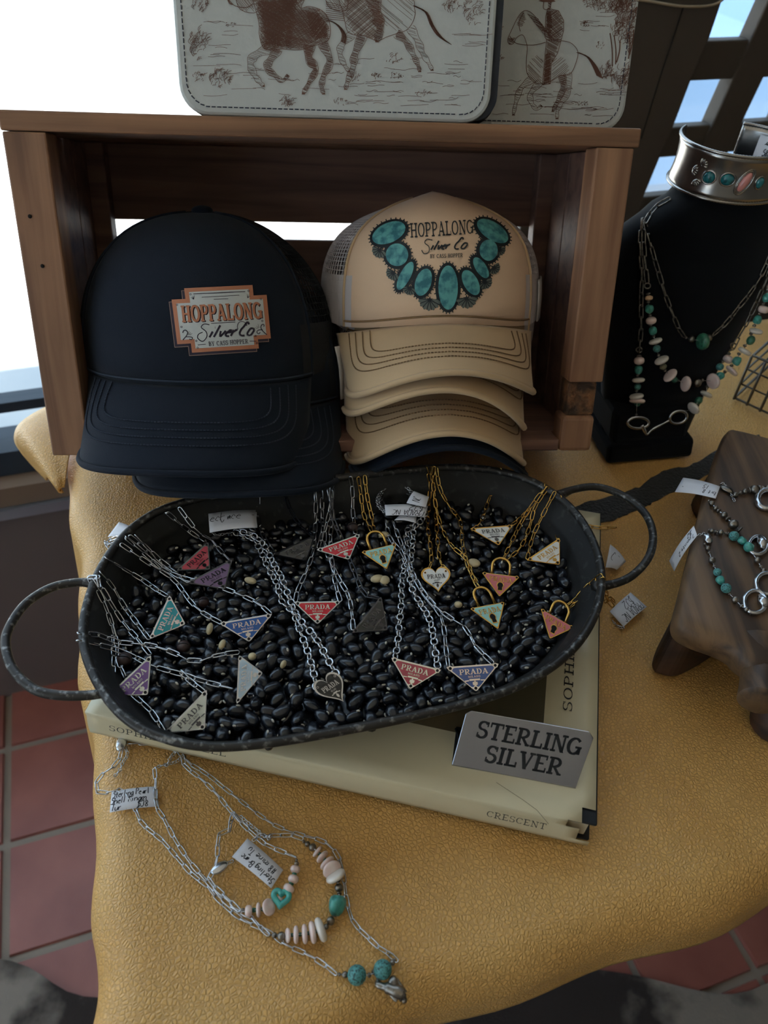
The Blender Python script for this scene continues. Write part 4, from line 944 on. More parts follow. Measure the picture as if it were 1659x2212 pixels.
# beans: the 300 nearest are things of their own, the others one mass
random.seed(5)
top.sort(key=lambda p: (p - CAM).length)
pend_clear = []
cand = [p for p in top]
own = set(range(300))
rest = MB()
def addbean(mb, M, i):
    me = BM[i]; k = len(mb.v); mb.v += [M @ v.co for v in me.vertices]
    for f in me.polygons: mb.f.append(tuple(v + k for v in f.vertices)); mb.m.append(f.material_index)
for n_, p in enumerate(cand):
    i = random.randrange(4); M = beanM(p, ZB + random.uniform(-.0012, .0014), .45)
    if n_ in own:
        o = place('black_bean', BM[i], M); tag(o, 'glossy black bean in the tray among hundreds alike', 'bean', 'loose black beans in the tray')
    else: addbean(rest, M, i)
for p in low: addbean(rest, beanM(p, ZB - .0055, .3), random.randrange(4))
o = rest.build('black_beans', [M_bean, M_hil], loc=(TCx.x, TCx.y, ZT0)); tag(o, 'mass of black beans filling the far side of the tray', 'beans', kind='stuff')
bb_ = MB(); L = inset(TR, .025, ZB - .009); L0 = inset(TR, .034, ZT0 + .006); bb_.hexa([V((p.x, p.y, ZT0 + .006)) for p in L0], L); bb_.build('bean_bed', M_bean, o, smooth=False)
# split and odd beans
SP = [(1024, 1216, 14, 9, .3, 0), (815, 1250, 10, 12, 1.2, 0), (831, 1253, 11, 9, .4, 0), (990, 1306, 9, 6, .2, 0), (541, 1254, 14, 6, .25, 0), (453, 1358, 7, 12, .0, 0), (480, 1392, 7, 10, .2, 0), (545, 1418, 9, 7, .4, 0), (612, 1435, 6, 8, .3, 0), (829, 1155, 12, 6, -.2, 0), (234, 1485, 9, 11, 0, 0), (397, 1396, 15, 11, .1, 1), (268, 1424, 17, 13, .2, 1), (440, 1300, 12, 10, .1, 1), (762, 1138, 12, 8, 0, 1)]
SPL = ['pale split bean right of the white heart pendant', 'upright pale split bean below the mint padlock, left one', 'pale split bean below the mint padlock, right one', 'small pale split bean left of the lower mint padlock', 'pale split bean crescent above the left blue pendant', 'tall pale split bean below the left blue pendant\'s corner', 'small pale split bean under the left blue pendant\'s tip', 'pale split bean left of the pale blue pendant\'s chain', 'tiny pale split bean right of the pale blue pendant', 'pale split bean above the mint padlock\'s corner', 'pale split bean by the bright purple pendant\'s corner', 'brown coffee bean under the teal pendant', 'brown coffee bean beside the bright purple pendant', 'dark brown coffee bean left of the left blue pendant', 'dark brown coffee bean between the red pendant and its chain']
for (x, y, rx, ry, rt, kd), lb in zip(SP, SPL):
    P = G(x, y, ZB + .0065); s_ = (P - CAM).dot(FW) / FPX; mb = MB(); c, q = cos(-rt), sin(-rt)
    mb.ell(P, V((c, q, 0)) * rx * s_, V((-q, c, 0)) * ry * s_ * 1.3, V((0, 0, .0024 if not kd else .0036)), 14, 8)
    if kd:
        mb.tube([P + V((c, q, 0)) * rx * s_ * t + V((-q, c, 0)) * .0006 * sin(t * 3) + V((0, 0, .0036 * sqrt(max(.05, 1 - t * t)))) for t in (-.85, -.5, 0, .5, .85)], .0005, 5, mi=1)
    tag(mb.build('coffee_bean' if kd else 'split_bean', [M_cof, M_hole] if kd else M_split, loc=P), lb, 'bean', 'odd beans in the tray')

# ================================================================== necklaces
M_sil = mat('silver', srgb(206, 206, 208), .22, 1.0); M_dsil = mat('gunmetal', srgb(92, 90, 92), .3, 1.0); M_gold = mat('gold', srgb(222, 176, 96), .24, 1.0)
M_osil = mat('oxidised_silver', srgb(150, 142, 132), .35, 1.0, var=(srgb(70, 64, 58), 220, .5, .7))
EN = {k: mat('enamel_' + k, srgb(*c), .16, coat=.6) for k, c in dict(red=(200, 24, 44), crimson=(170, 40, 62), maroon=(166, 44, 70), purple=(122, 84, 150), dimpurple=(112, 84, 120), teal=(24, 140, 146), blue=(22, 74, 142), sky=(178, 196, 206), cream=(212, 212, 196), black=(20, 20, 22), mint=(156, 212, 206), pink=(208, 112, 120), white=(226, 226, 222)).items()}
M_tag = mat('paper_tag', srgb(226, 226, 232), .7); M_pen = mat('pen_ink', srgb(28, 28, 34), .7)
def linkmesh(name, L, W, r, m, n=16, k=5):
    pts = []
    for i in range(n):
        a = 2 * pi * i / n; c, s_ = cos(a), sin(a); rr = W / 2 - r; pts.append(V((math.copysign(max(0, L / 2 - W / 2), c) * (1 if abs(c) > 1e-6 else 0) + rr * c, rr * s_, 0)))
    mb = MB(); mb.tube(pts, r, k, True); return mb.mesh(name, m)
LK = {'s': (linkmesh('link', .0116, .0044, .00058, M_sil), .0094), 'd': (linkmesh('link', .0112, .0042, .00058, M_dsil), .0091), 'g': (linkmesh('link', .0096, .0040, .00052, M_gold), .0077),
      'o': (linkmesh('link', .0074, .0062, .00075, M_sil), .0052), 'f': (linkmesh('link', .0094, .0034, .00045, M_sil), .0076), 'c': (linkmesh('link', .0032, .0028, .0004, M_sil, 10, 4), .0022),
      'b': (linkmesh('link', .0150, .0052, .0007, M_osil), .0122), 'k': (linkmesh('link', .0110, .0040, .00055, mat('black_metal', srgb(30, 30, 34), .35, .8)), .009)}
def chain(root, P3, kind, sm=5, nrm=None):
    me, pitch = LK[kind]; pts = catmull(P3, sm) if len(P3) > 2 else [P3[0].lerp(P3[1], i / 10) for i in range(11)]; tot = sum((b - a).length for a, b in zip(pts, pts[1:])); pts = resample(pts, tot / max(1, round(tot / pitch)) * .9999)
    al = random.random() < .5
    for i, (a, b) in enumerate(zip(pts, pts[1:])):
        X = (b - a).normalized(); U = (nrm if nrm is not None else V((0, 0, 1))); Z = (U - X * U.dot(X)); Z = Z.normalized() if Z.length > 1e-4 else X.orthogonal().normalized()
        rl = (radians(12) if (i % 2 == 0) == al else radians(56)) * random.choice((-1, 1)) + random.uniform(-.15, .15)
        Y = Z.cross(X); Z2 = Z * cos(rl) + Y * sin(rl); Y2 = Z2.cross(X)
        place('link', me, frame((a + b) / 2, X, Y2, Z2), root)
def CZp(px, py, c):
    if isinstance(c, (int, float)): return G(px, py, c)
    return G(px, py, {'r': ZR + .0045, 'b': ZB + .0072, 'm': (ZR + ZB) / 2 + .004, 'u': ZB + .011}[c])
def auto(pl, start='r'):
    """first point on the rim, the rest on the beans (second half way down)"""
    out = []
    for i, (x, y) in enumerate(pl):
        c = ('r' if i == 0 else 'm' if i == 1 else 'b') if start == 'r' else start
        out.append(CZp(x, y, c))
    return out
def rpoly(P, r, n=3):
    out = []; N = len(P)
    for i in range(N):
        a, b, c = V((*P[i - 1], 0)), V((*P[i], 0)), V((*P[(i + 1) % N], 0)); d1 = (a - b); d2 = (c - b); k1 = min(r, d1.length * .45) / d1.length; k2 = min(r, d2.length * .45) / d2.length; p, q = b + d1 * k1, b + d2 * k2
        for j in range(n + 1): t = j / n; s_ = p * (1 - t) ** 2 + b * 2 * t * (1 - t) + q * t * t; out.append((s_.x, s_.y))
    return out
def ptag(par, quad, z, lines, name='price_tag', hit_=None, pen=.00045, nrmz=None):
    zs = z if hasattr(z, '__len__') else [z] * 4
    Q = [hit_(x, y) if hit_ else G(x, y, zz) for (x, y), zz in zip(quad, zs)]; up = (Q[1] - Q[0]).cross(Q[0] - Q[3]).normalized()
    if up.dot(CAM - Q[0]) < 0: up = -up
    Wd, Hd = (Q[1] - Q[0]).length, (Q[3] - Q[0]).length
    def mp(u, v, h=0): a = Q[0].lerp(Q[1], u / Wd); b = Q[3].lerp(Q[2], u / Wd); return a.lerp(b, v / Hd) + up * (h + .0015 * sin(pi * u / Wd))
    mb = MB(); mb.grid(lambda u, v: mp(u * Wd, v * Hd), 8, 3)
    o = mb.build(name, M_tag, par); md = o.modifiers.new('t', 'SOLIDIFY'); md.thickness = .00025; md.offset = -1
    if lines:
        d = D2()
        for t, u, v, us, vs in lines: d.hand(t, (u * Wd, v * Hd), (us * Wd, 0), (0, -vs * Hd), pen * (1.25 if Wd < .04 else 1.7), 0)
        d.build('handwriting', lambda x, y: mp(min(max(x, 0), Wd), min(max(y, 0), Hd), .0003), [M_pen], o)
    return o
def pendant(root, A, B, C, shape, en, me, tx):
    ym = max(A[1], B[1], C[1]); zz = lambda p: ZB + .0068 + .00016 * (ym - p[1])
    a, b, c = [G(*p, zz(p)) for p in (A, B, C)]; mid = (a + b) / 2; U = b - a; Vv = mid - c; N = U.cross(Vv).normalized()
    if N.dot(CAM - mid) < 0: N = -N
    P = lambda u, v, h=0.: mid + U * u + Vv * v + N * h
    if shape == 'heart':
        out = []
        for i in range(36):
            t = 2 * pi * i / 36; x = 16 * sin(t) ** 3; y = 13 * cos(t) - 5 * cos(2 * t) - 2 * cos(3 * t) - cos(4 * t); out.append((x / 16 * .60, (y - 5) / 22))
        inn = [(x * .88, (y + .3) * .88 - .3) for x, y in out]; holes = [(-.42, .06), (.42, .06)]; ty, th, tw = -.28, .22, .74
    elif shape == 'lock':
        out = rpoly([(-.52, .0), (.52, .0), (0, -1.03)], .07); inn = rpoly([(-.46, -.035), (.46, -.035), (0, -.95)], .06); holes = [(-.43, -.05), (.43, -.05)]; ty, th, tw = -.34, .21, .62
    else:
        out = rpoly([(-.52, .02), (.52, .02), (0, -1.02)], .075); inn = rpoly([(-.365, -.045), (.365, -.045), (.405, -.14), (.07, -.83), (-.07, -.83), (-.405, -.14)], .04); holes = [(-.425, -.055), (.425, -.055), (0, -.875)]; ty, th, tw = -.335, .21, .54
    mb = MB(); mb.prism(out, P, .0, .0014); pd = mb.build('pendant', me, root, smooth=False, bevel=.0002)
    mb = MB(); mb.prism(inn, P, .0014, .0016); mb.build('enamel', en, pd, smooth=False)
    for hx, hy in holes:
        s1, s2 = .048, .048 * U.length / Vv.length
        mb = MB(); mb.prism([(hx + s1 * cos(k * .7854), hy + s2 * sin(k * .7854)) for k in range(8)], P, .0014, .00165); mb.build('eyelet', me, pd, smooth=False)
        mb = MB(); mb.prism([(hx + s1 * .62 * cos(k * .7854), hy + s2 * .62 * sin(k * .7854)) for k in range(8)], P, .0014, .0018); mb.build('hole', M_hole, pd, smooth=False)
    d = D2(); d.text('PRADA', (-tw / 2, ty), (tw, 0), (0, th), 0, .06, 1.0, fit=1.0)
    if shape != 'lock':
        d.text('MILANO', (-.115, ty - .13), (.23, 0), (0, .08), 0, .12, .9, fit=1.0)
        y = ty - .21
        d.poly([(-.10, y - .035), (.10, y - .035), (.10, y + .03), (-.10, y + .03)]); d.poly([(-.19, y - .06), (-.11, y - .045), (-.11, y - .01), (-.19, y - .02)]); d.poly([(.19, y - .06), (.11, y - .045), (.11, y - .01), (.19, y - .02)])
        d.poly([(-.045, y - .09), (.045, y - .09), (.045, y - .19), (0, y - .25), (-.045, y - .19)]); d.disc(0, y - .07, .02, .03, 0, 8, 0, 1)
    d.build('lettering', lambda x, y: P(x, y, .0019), [tx], pd)
    if shape == 'lock':
        k = [(.075 * cos(q * pi / 8), -.50 + .12 * sin(q * pi / 8)) for q in range(-2, 11)] + [(-.055, -.72), (.055, -.72)]
        mb = MB(); mb.prism([(x * 1.3, (y + .55) * 1.25 - .55) for x, y in k], P, .0014, .0019); mb.build('keyhole_rim', me, pd, smooth=False)
        mb = MB(); mb.prism(k, P, .0014, .0021); mb.build('keyhole', M_hole, pd, smooth=False)
        sh = [P(-.24, -.0, .0007)] + [P(.24 * -cos(pi * q / 10), .42 + .34 * sin(pi * q / 10), .0012) for q in range(11)] + [P(.24, -.0, .0007)]
        MB().tube(sh, .0012, 8).build('shackle', me, pd)
    return pd
NK = [
 ('red triangle pendant with black lettering, by the tray\'s upper left rim', 'tri', 'crimson', 'd', 'k', (383, 1233), (450, 1172), (454, 1231), [('s', [(362, 1108), (394, 1136), (420, 1155), (441, 1170)]), ('s', [(292, 1156), (325, 1190), (352, 1215), (383, 1236)])]),
 ('dusky purple triangle pendant just below the black-lettered red one', 'tri', 'dimpurple', 'd', 'k', (407, 1260), (501, 1210), (486, 1273), [('s', [(387, 1097), (427, 1148), (459, 1167), (474, 1188), (497, 1210)]), ('s', [(280, 1158), (318, 1190), (345, 1222), (375, 1240), (407, 1259)])]),
 ('teal triangle pendant standing on edge near the tray\'s left end', 'tri', 'teal', 's', 's', (324, 1381), (367, 1287), (401, 1349), [('s', [(229, 1205), (262, 1226), (304, 1250), (338, 1274), (360, 1287)]), ('s', [(217, 1236), (246, 1271), (268, 1310), (295, 1345), (322, 1380)])]),
 ('silver-rimmed blue triangle pendant below the dusky purple one', 'tri', 'blue', 's', 's', (475, 1347), (588, 1327), (539, 1387), [('s', [(272, 1163), (310, 1195), (360, 1235), (420, 1255), (480, 1270), (524, 1287), (560, 1305), (584, 1326)]), ('s', [(262, 1176), (322, 1217), (376, 1253), (412, 1300), (440, 1325), (477, 1345)])]),
 ('bright purple triangle pendant nearest the left handle', 'tri', 'purple', 's', 's', (235, 1503), (327, 1416), (320, 1501), [('s', [(193, 1247), (217, 1297), (239, 1354), (246, 1416), (240, 1490)]), ('s', [(207, 1248), (238, 1300), (268, 1347), (297, 1380), (324, 1414)]), ('s', [(199, 1252), (228, 1310), (250, 1380), (255, 1425), (270, 1462)])]),
 ('pale blue triangle pendant turned on its side, left of the tray\'s middle', 'tri', 'sky', 's', 's', (512, 1521), (517, 1416), (568, 1454), [('s', [(170, 1368), (217, 1372), (253, 1387), (325, 1394), (380, 1412), (420, 1430), (466, 1416), (515, 1409)]), ('s', [(167, 1384), (217, 1394), (268, 1409), (336, 1441), (391, 1456), (434, 1470), (503, 1488)])]),
 ('cream triangle pendant at the tray\'s front left rim', 'tri', 'cream', 's', 'd', (356, 1584), (447, 1490), (443, 1575), [('s@b', [(391, 1452), (409, 1470), (440, 1494)]), ('s@b', [(286, 1500), (325, 1535), (342, 1560), (355, 1581)])]),
 ('all-black triangle pendant, dark and nearly hidden, at the far side', 'tri', 'black', 'k', 'd', (591, 1199), (680, 1157), (662, 1213), [('s', [(557, 1054), (558, 1085), (557, 1124), (569, 1157), (591, 1196)]), ('k', [(612, 1056), (625, 1096), (647, 1132), (677, 1158)])]),
 ('red triangle pendant with silver lettering, upper of the two beside the mint padlock', 'tri', 'red', 's', 's', (684, 1189), (777, 1155), (754, 1210), [('s', [(691, 1037), (695, 1069), (696, 1113), (697, 1146), (687, 1184)]), ('s', [(757, 1030), (762, 1063), (762, 1105), (768, 1153)])]),
 ('red triangle pendant with silver lettering, lower one at the tray\'s centre', 'tri', 'red', 's', 's', (636, 1302), (736, 1300), (686, 1349), [('s', [(677, 1039), (682, 1077), (681, 1135), (676, 1191), (660, 1238), (642, 1277), (638, 1300)]), ('s', [(703, 1036), (714, 1075), (716, 1119), (714, 1168), (719, 1229), (728, 1274), (735, 1298)])]),
 ('black triangle pendant with gunmetal lettering, right of the lower red one', 'tri', 'black', 'd', 'd', (761, 1367), (823, 1290), (837, 1361), [('s', [(714, 1035), (715, 1090), (700, 1160), (713, 1213), (736, 1257), (753, 1287), (760, 1321), (763, 1360)]), ('d', [(720, 1034), (718, 1113), (737, 1160), (758, 1216), (772, 1252), (788, 1285), (818, 1292)])]),
 ('mint green triangular padlock pendant on gold chain, upper one', 'lock', 'mint', 'g', 'g', (781, 1193), (855, 1175), (835, 1230), [('g', [(774, 1031), (780, 1069), (786, 1113), (804, 1148)]), ('g', [(788, 1028), (794, 1077), (804, 1120), (808, 1148)])]),
 ('white enamel heart pendant on gold chain', 'heart', 'white', 'g', 'd', (914, 1241), (967, 1237), (947, 1281), [('g', [(921, 1008), (929, 1042), (927, 1081), (924, 1136), (930, 1182), (931, 1221), (914, 1239)]), ('g', [(938, 1008), (935, 1045), (940, 1081), (943, 1136), (946, 1175), (951, 1214), (967, 1235)])]),
 ('black enamel heart pendant on round-link silver chain', 'heart', 'black', 's', 's', (685, 1490), (729, 1461), (743, 1517), [('o@b', [(505, 1150), (542, 1160), (564, 1191), (580, 1230), (597, 1257), (611, 1304), (633, 1321), (650, 1368), (664, 1404), (677, 1451), (684, 1490)]), ('o@u', [(520, 1148), (550, 1158), (573, 1180), (590, 1215), (608, 1246), (624, 1288), (643, 1332), (660, 1352), (683, 1379), (702, 1412), (722, 1449), (729, 1460)])]),
 ('white-rimmed maroon triangle pendant on round-link chain at the tray\'s front', 'tri', 'maroon', 's', 's', (845, 1421), (953, 1448), (885, 1489), [('o@b', [(881, 1140), (878, 1175), (875, 1214), (868, 1260), (867, 1306), (862, 1354), (859, 1393), (853, 1424)]), ('o@u', [(894, 1136), (891, 1182), (886, 1227), (888, 1266), (907, 1302), (927, 1335), (935, 1367), (940, 1403), (946, 1444)])]),
 ('silver-rimmed blue triangle pendant beside the maroon one at the tray\'s front', 'tri', 'blue', 's', 's', (963, 1442), (1077, 1434), (1028, 1494), [('s@b', [(833, 1123), (842, 1162), (865, 1192), (885, 1234), (920, 1289), (950, 1325), (960, 1364), (963, 1400), (969, 1441)]), ('s@u', [(849, 1126), (862, 1162), (881, 1208), (904, 1263), (937, 1306), (973, 1335), (1008, 1358), (1025, 1393), (1065, 1433)])]),
 ('white triangle pendant on gold chain at the tray\'s far right side', 'tri', 'white', 'g', 'd', (1015, 1143), (1106, 1136), (1077, 1179), [('g', [(1082, 1012), (1073, 1035), (1054, 1084), (1041, 1123), (1020, 1146)]), ('g', [(1176, 1046), (1161, 1074), (1135, 1110), (1106, 1134)])]),
 ('white triangle pendant with gold lettering below the right handle\'s upper end', 'tri', 'white', 'g', 'g', (1137, 1211), (1208, 1164), (1208, 1221), [('g', [(1199, 1062), (1174, 1110), (1151, 1159), (1139, 1208)]), ('g', [(1212, 1072), (1205, 1096), (1202, 1130), (1205, 1163)])]),
 ('pink triangular padlock pendant above the lower mint padlock', 'lock', 'pink', 'g', 'g', (1041, 1237), (1121, 1247), (1078, 1289), [('g', [(1184, 1052), (1155, 1097), (1145, 1136), (1125, 1182), (1092, 1212)]), ('g', [(1180, 1050), (1150, 1090), (1125, 1130), (1103, 1175), (1086, 1210)])]),
 ('mint green triangular padlock pendant on gold chain, lower one', 'lock', 'mint', 'g', 'g', (1015, 1315), (1088, 1301), (1075, 1359), [('g', [(933, 1009), (940, 1085), (953, 1136), (976, 1179), (1008, 1208), (1020, 1245), (1032, 1268)]), ('g', [(943, 1010), (950, 1055), (973, 1097), (995, 1126), (999, 1175), (1015, 1234), (1040, 1272)])]),
 ('pink triangular padlock pendant at the tray\'s right end', 'lock', 'pink', 'g', 'g', (1168, 1315), (1239, 1356), (1187, 1380), [('g', [(1300, 1242), (1272, 1263), (1249, 1289), (1224, 1312)]), ('g', [(1303, 1248), (1278, 1268), (1256, 1290), (1228, 1312)])]),
]
MT = {'s': M_sil, 'd': M_dsil, 'g': M_gold, 'k': MATS['black_metal']}
NROOT = []
for lab, shp, en, me, tx, A, B, C, chs in NK:
    cx, cy = (A[0] + B[0] + C[0]) / 3, (A[1] + B[1] + C[1]) / 3
    pre = {'g': 'gold', 'k': 'black metal'}.get(me, 'silver')
    r_ = thing('pendant_necklace', ('necklace with ' + lab), 'necklace', G(cx, cy, ZB + .003), group='pendant necklaces laid in the bean tray')
    pendant(r_, A, B, C, shp, EN[en], MT[me], MT[tx])
    for kd, pl_ in chs:
        k, st = (kd.split('@') + ['r'])[:2]; chain(r_, auto(pl_, st), k)
    NROOT.append(r_)
# chain ends that hang outside the rim, and the paper tags
chain(NROOT[0], [G(362, 1108, ZR + .004), G(352, 1108, ZR - .006), G(346, 1116, ZR - .02)], 's')
chain(NROOT[3], [G(272, 1163, ZR + .004), G(256, 1160, ZR - .01), G(236, 1168, ZR - .02), G(232, 1182, ZR - .028), G(245, 1190, ZR - .028), G(258, 1178, ZR - .015)], 's')
chain(NROOT[3], [G(250, 1165, ZR - .012), G(240, 1175, ZR - .02), G(225, 1170, ZR - .024)], 'c')
chain(NROOT[4], [G(193, 1247, ZR + .004), G(200, 1240, ZR + .006), G(212, 1246, ZR + .006), G(205, 1258, ZR + .006), G(215, 1266, ZR + .004)], 's')
chain(NROOT[17], [G(1262, 1135, BT + .004), G(1295, 1140, BT + .004), G(1330, 1139, BT + .004)], 'g')
chain(NROOT[20], [G(1303, 1246, ZR + .005), G(1308, 1270, ZR - .02), G(1312, 1295, BT + .01), G(1324, 1310, BT + .004)], 'g'); chain(NROOT[20], [G(1306, 1300, BT + .006), G(1320, 1292, BT + .006), G(1328, 1300, BT)], 'g'); chain(NROOT[20], [G(1322, 1340, .004), G(1336, 1354, .004), G(1348, 1356, .004)], 'c')
for k in range(3):
    cx, cy = 858, 1082; chain(NROOT[15], [G(cx + (34 + 5 * k) * cos(a), cy + (26 + 3 * k) * sin(a), ZB + .012 + .002 * k) for a in [i * pi / 6 + k for i in range(13 - 2 * k)]], 'c' if k else 'd')
chain(NROOT[14], [G(905, 1075, ZB + .012), G(920, 1100, ZB + .013), G(910, 1125, ZB + .013), G(893, 1138, ZB + .012)], 'o')
chain(NROOT[13], [G(456, 1150, ZB + .012), G(470, 1156, ZB + .010), G(490, 1152, ZB + .009), G(505, 1150, ZB + .009)], 'c'); chain(NROOT[13], [G(505, 1146, ZB + .01), G(530, 1138, ZB + .012), G(552, 1146, ZB + .01)], 'o')
ptag(NROOT[13], [(450, 1110), (552, 1102), (556, 1140), (453, 1151)], ZB + .018, [('eckace', .02, .45, .135, .20), ('-', .9, .5, .08, .2)])
ptag(NROOT[15], [(917, 1118), (833, 1114), (831, 1091), (924, 1094)], ZB + .020, [('PRADA NC', .04, .48, .125, .22), ('$32', .05, .93, .15, .22)])
ptag(NROOT[15], [(878, 1087), (894, 1061), (927, 1074), (920, 1096)], ZB + .0235, [('NC', .2, .6, .2, .2)])
ptag(NROOT[15], [(865, 1112), (900, 1114), (898, 1130), (852, 1124)], ZB + .016, [('-', .4, .6, .2, .2)])
ptag(NROOT[3], [(257, 1128), (299, 1145), (289, 1161), (233, 1160)], [ZR - .03, ZR - .02, ZR - .02, ZR - .035], [('N', .5, .8, .2, .2)])
ptag(NROOT[20], [(1397, 1311), (1347, 1354), (1317, 1321), (1362, 1280)], .004, [('PRADA NC', .05, .44, .125, .19), ('$32', .15, .88, .17, .2)])
ptag(NROOT[17], [(1318, 1176), (1352, 1213), (1332, 1231), (1308, 1226)], [.012, .004, .004, .01], [('-', .5, .4, .2, .2), ('C', .2, .6, .2, .2)])

# ================================================================== beads
def unit(kind, m, n=14):
    mb = MB()
    if kind == 'ball': mb.ell((0, 0, 0), (1, 0, 0), (0, 1, 0), (0, 0, 1), n, 10)
    elif kind == 'disc': mb.lathe([(.18, -1), (.62, -.96), (.86, -.72), (.97, -.35), (1, 0), (.97, .35), (.86, .72), (.62, .96), (.18, 1)], (0, 0, 0), (1, 0, 0), 18)
    elif kind == 'nug':
        mb.ell((0, 0, 0), (1, 0, 0), (0, 1, 0), (0, 0, 1), n, 10)
        for v in mb.v: v *= 1 + .1 * sin(v.x * 3 + 1) * cos(v.y * 4) + .06 * sin(v.z * 6)
    elif kind == 'flut':
        mb.ell((0, 0, 0), (0, 1, 0), (0, 0, 1), (1, 0, 0), 28, 8)
        for i, v in enumerate(mb.v):
            if 0 < i < len(mb.v) - 1 and (i - 1) % 2: k = .84; v.y *= k; v.z *= k
    return mb.mesh('bead', m)
M_pink = mat('pink_shell', srgb(234, 204, 194), .3, coat=.4, var=(srgb(234, 214, 204), 1.6, .4, .65)); M_wsh = mat('white_shell', srgb(226, 216, 204), .3, coat=.4); M_tq1 = mat('turquoise', srgb(72, 158, 144), .35, coat=.4, var=(srgb(50, 120, 108), 1.8, .42, .7))
M_tq2 = mat('matrix_turquoise', srgb(84, 150, 146), .5, var=(srgb(40, 62, 56), 4.5, .46, .62)); M_grn = mat('green_turquoise', srgb(54, 118, 92), .35, coat=.4, var=(srgb(30, 74, 56), 2.5, .45, .7)); M_brn = mat('brown_turquoise', srgb(150, 130, 96), .5, var=(srgb(80, 110, 90), 2.5, .45, .6)); M_peach = mat('peach_shell', srgb(222, 180, 140), .4)
BD = {'s': ('ball', M_osil, .8), 'S': ('ball', M_osil, .95), 'f': ('flut', M_osil, .9), 'p': ('disc', M_pink, .30), 'P': ('disc', M_pink, .62), 'w': ('disc', M_wsh, .34), 'g': ('ball', M_grn, 1.2), 't': ('nug', M_tq1, 1.1), 'T': ('ball', M_tq2, 1.0), 'o': ('nug', M_tq1, 1.15), 'h': ('disc', M_peach, .5), 'B': ('nug', M_brn, 1.), 'G': ('disc', M_grn, .5), 'r': ('disc', M_osil, .35)}
BDm = {}
def strand(root, spec, S, ox, oy, pos, nrm=None):
    """spec: (x, y, code, radius) in crop pixels; pos(px,py,r) gives the bead centre"""
    P = []
    for x, y, c, r in spec:
        px, py = ox + x / S, oy + y / S; d0 = pos(px, py, 0.); s_ = (d0 - CAM).dot(FW) / FPX / S; P.append((pos(px, py, r * s_), c, r * s_))
    for i, (p, c, r) in enumerate(P):
        a = P[max(0, i - 1)][0]; b = P[min(len(P) - 1, i + 1)][0]; X = (b - a).normalized(); Z = V((0, 0, 1)); Z = (Z - X * Z.dot(X)).normalized(); Y = Z.cross(X)
        k, m, lr = BD[c]
        if c not in BDm: BDm[c] = unit(k, m)
        M = frame(p, X * (r * lr), Y * r, Z * r) @ Matrix.Rotation(random.uniform(0, 6), 4, 'X'); place('bead', BDm[c], M, root)
    mb = MB(); mb.tube([p for p, _, _ in P], .0004, 5); mb.build('wire', M_sil, root)
def crop5(x, y): return (180 + x / 2.242, 1560 + y / 2.242)
def gz(px, py, r): return G(px, py, max(.0008, r) + .0002)
def fl_chain(root, pts, z=.0015, kind='f', cr=crop5): chain(root, [G(*cr(x, y), z) for x, y in pts], kind)
GL = 'beaded necklaces laid out on the leather'
n1 = thing('bead_necklace', 'long silver necklace with two round speckled turquoise beads and a horse charm', 'necklace', G(770, 2110), group=GL)
fl_chain(n1, [(186, 130), (165, 200), (75, 265), (65, 320), (88, 350), (180, 325), (240, 390), (280, 485), (380, 570), (450, 650), (530, 740), (600, 790), (640, 845), (760, 950), (900, 1015), (980, 1078), (1060, 1112), (1150, 1162), (1225, 1220)], .0018)
fl_chain(n1, [(1512, 1150), (1515, 1125), (1460, 1115), (1380, 1042), (1310, 972), (1278, 880), (1265, 780), (1240, 660), (1170, 580), (1040, 542), (930, 500), (830, 432), (700, 332), (600, 252), (505, 192), (480, 155), (430, 128), (330, 105), (220, 105)], .0018)
strand(n1, [(1240, 1222, 's', 9), (1268, 1223, 'S', 16), (1325, 1225, 'T', 46), (1384, 1225, 'f', 12), (1450, 1198, 'T', 45), (1497, 1165, 'S', 14), (1508, 1150, 's', 8)], 2.242, 180, 1560, gz)
MB().ell(G(*crop5(186, 100), .003), V((.004, 0, 0)), V((0, .007, 0)), V((0, 0, .0025)), 12, 8).build('lobster_clasp', M_sil, n1)
fl_chain(n1, [(200, 120), (215, 155), (190, 200), (175, 235), (150, 262)], .002, 'c')
hc = MB(); cr = lambda x, y, z: G(*crop5(x, y), z)
hc.tube(catmull([cr(1400, 1205, .002), cr(1430, 1235, .003), cr(1425, 1270, .004), cr(1470, 1285, .005), cr(1510, 1300, .006), cr(1545, 1315, .005)], 4), [.0012] * 4 + [.0015] * 4 + [.002] * 4 + [.0032] * 4 + [.0036] * 5, 8)
for pts in (((1545, 1312), (1555, 1325), (1530, 1345)), ((1535, 1315), (1560, 1345), (1545, 1352)), ((1480, 1295), (1495, 1325), (1520, 1350)), ((1490, 1300), (1510, 1330), (1510, 1350)), ((1500, 1290), (1490, 1255), (1515, 1240)), ((1515, 1245), (1535, 1275), (1560, 1310))): hc.tube(catmull([cr(x, y, .004) for x, y in pts], 4), .0013, 6)
hc.ell(cr(1500, 1262, .006), V((.003, 0, 0)), V((0, .004, 0)), V((0, 0, .002)), 10, 8); hc.build('horse_charm', M_osil, n1)
n2 = thing('bead_necklace', 'silver necklace of graduated pink shell discs around one oval turquoise bead', 'necklace', G(700, 1960), group=GL)
fl_chain(n2, [(480, 160), (490, 210), (580, 282), (650, 352), (722, 440), (790, 500), (860, 545), (960, 548), (1035, 548), (1060, 565)], .0034)
fl_chain(n2, [(895, 1030), (860, 1010), (848, 965), (790, 935), (700, 880), (640, 815), (600, 770), (520, 680), (440, 560), (385, 455), (352, 400), (350, 280), (345, 225)], .0034)
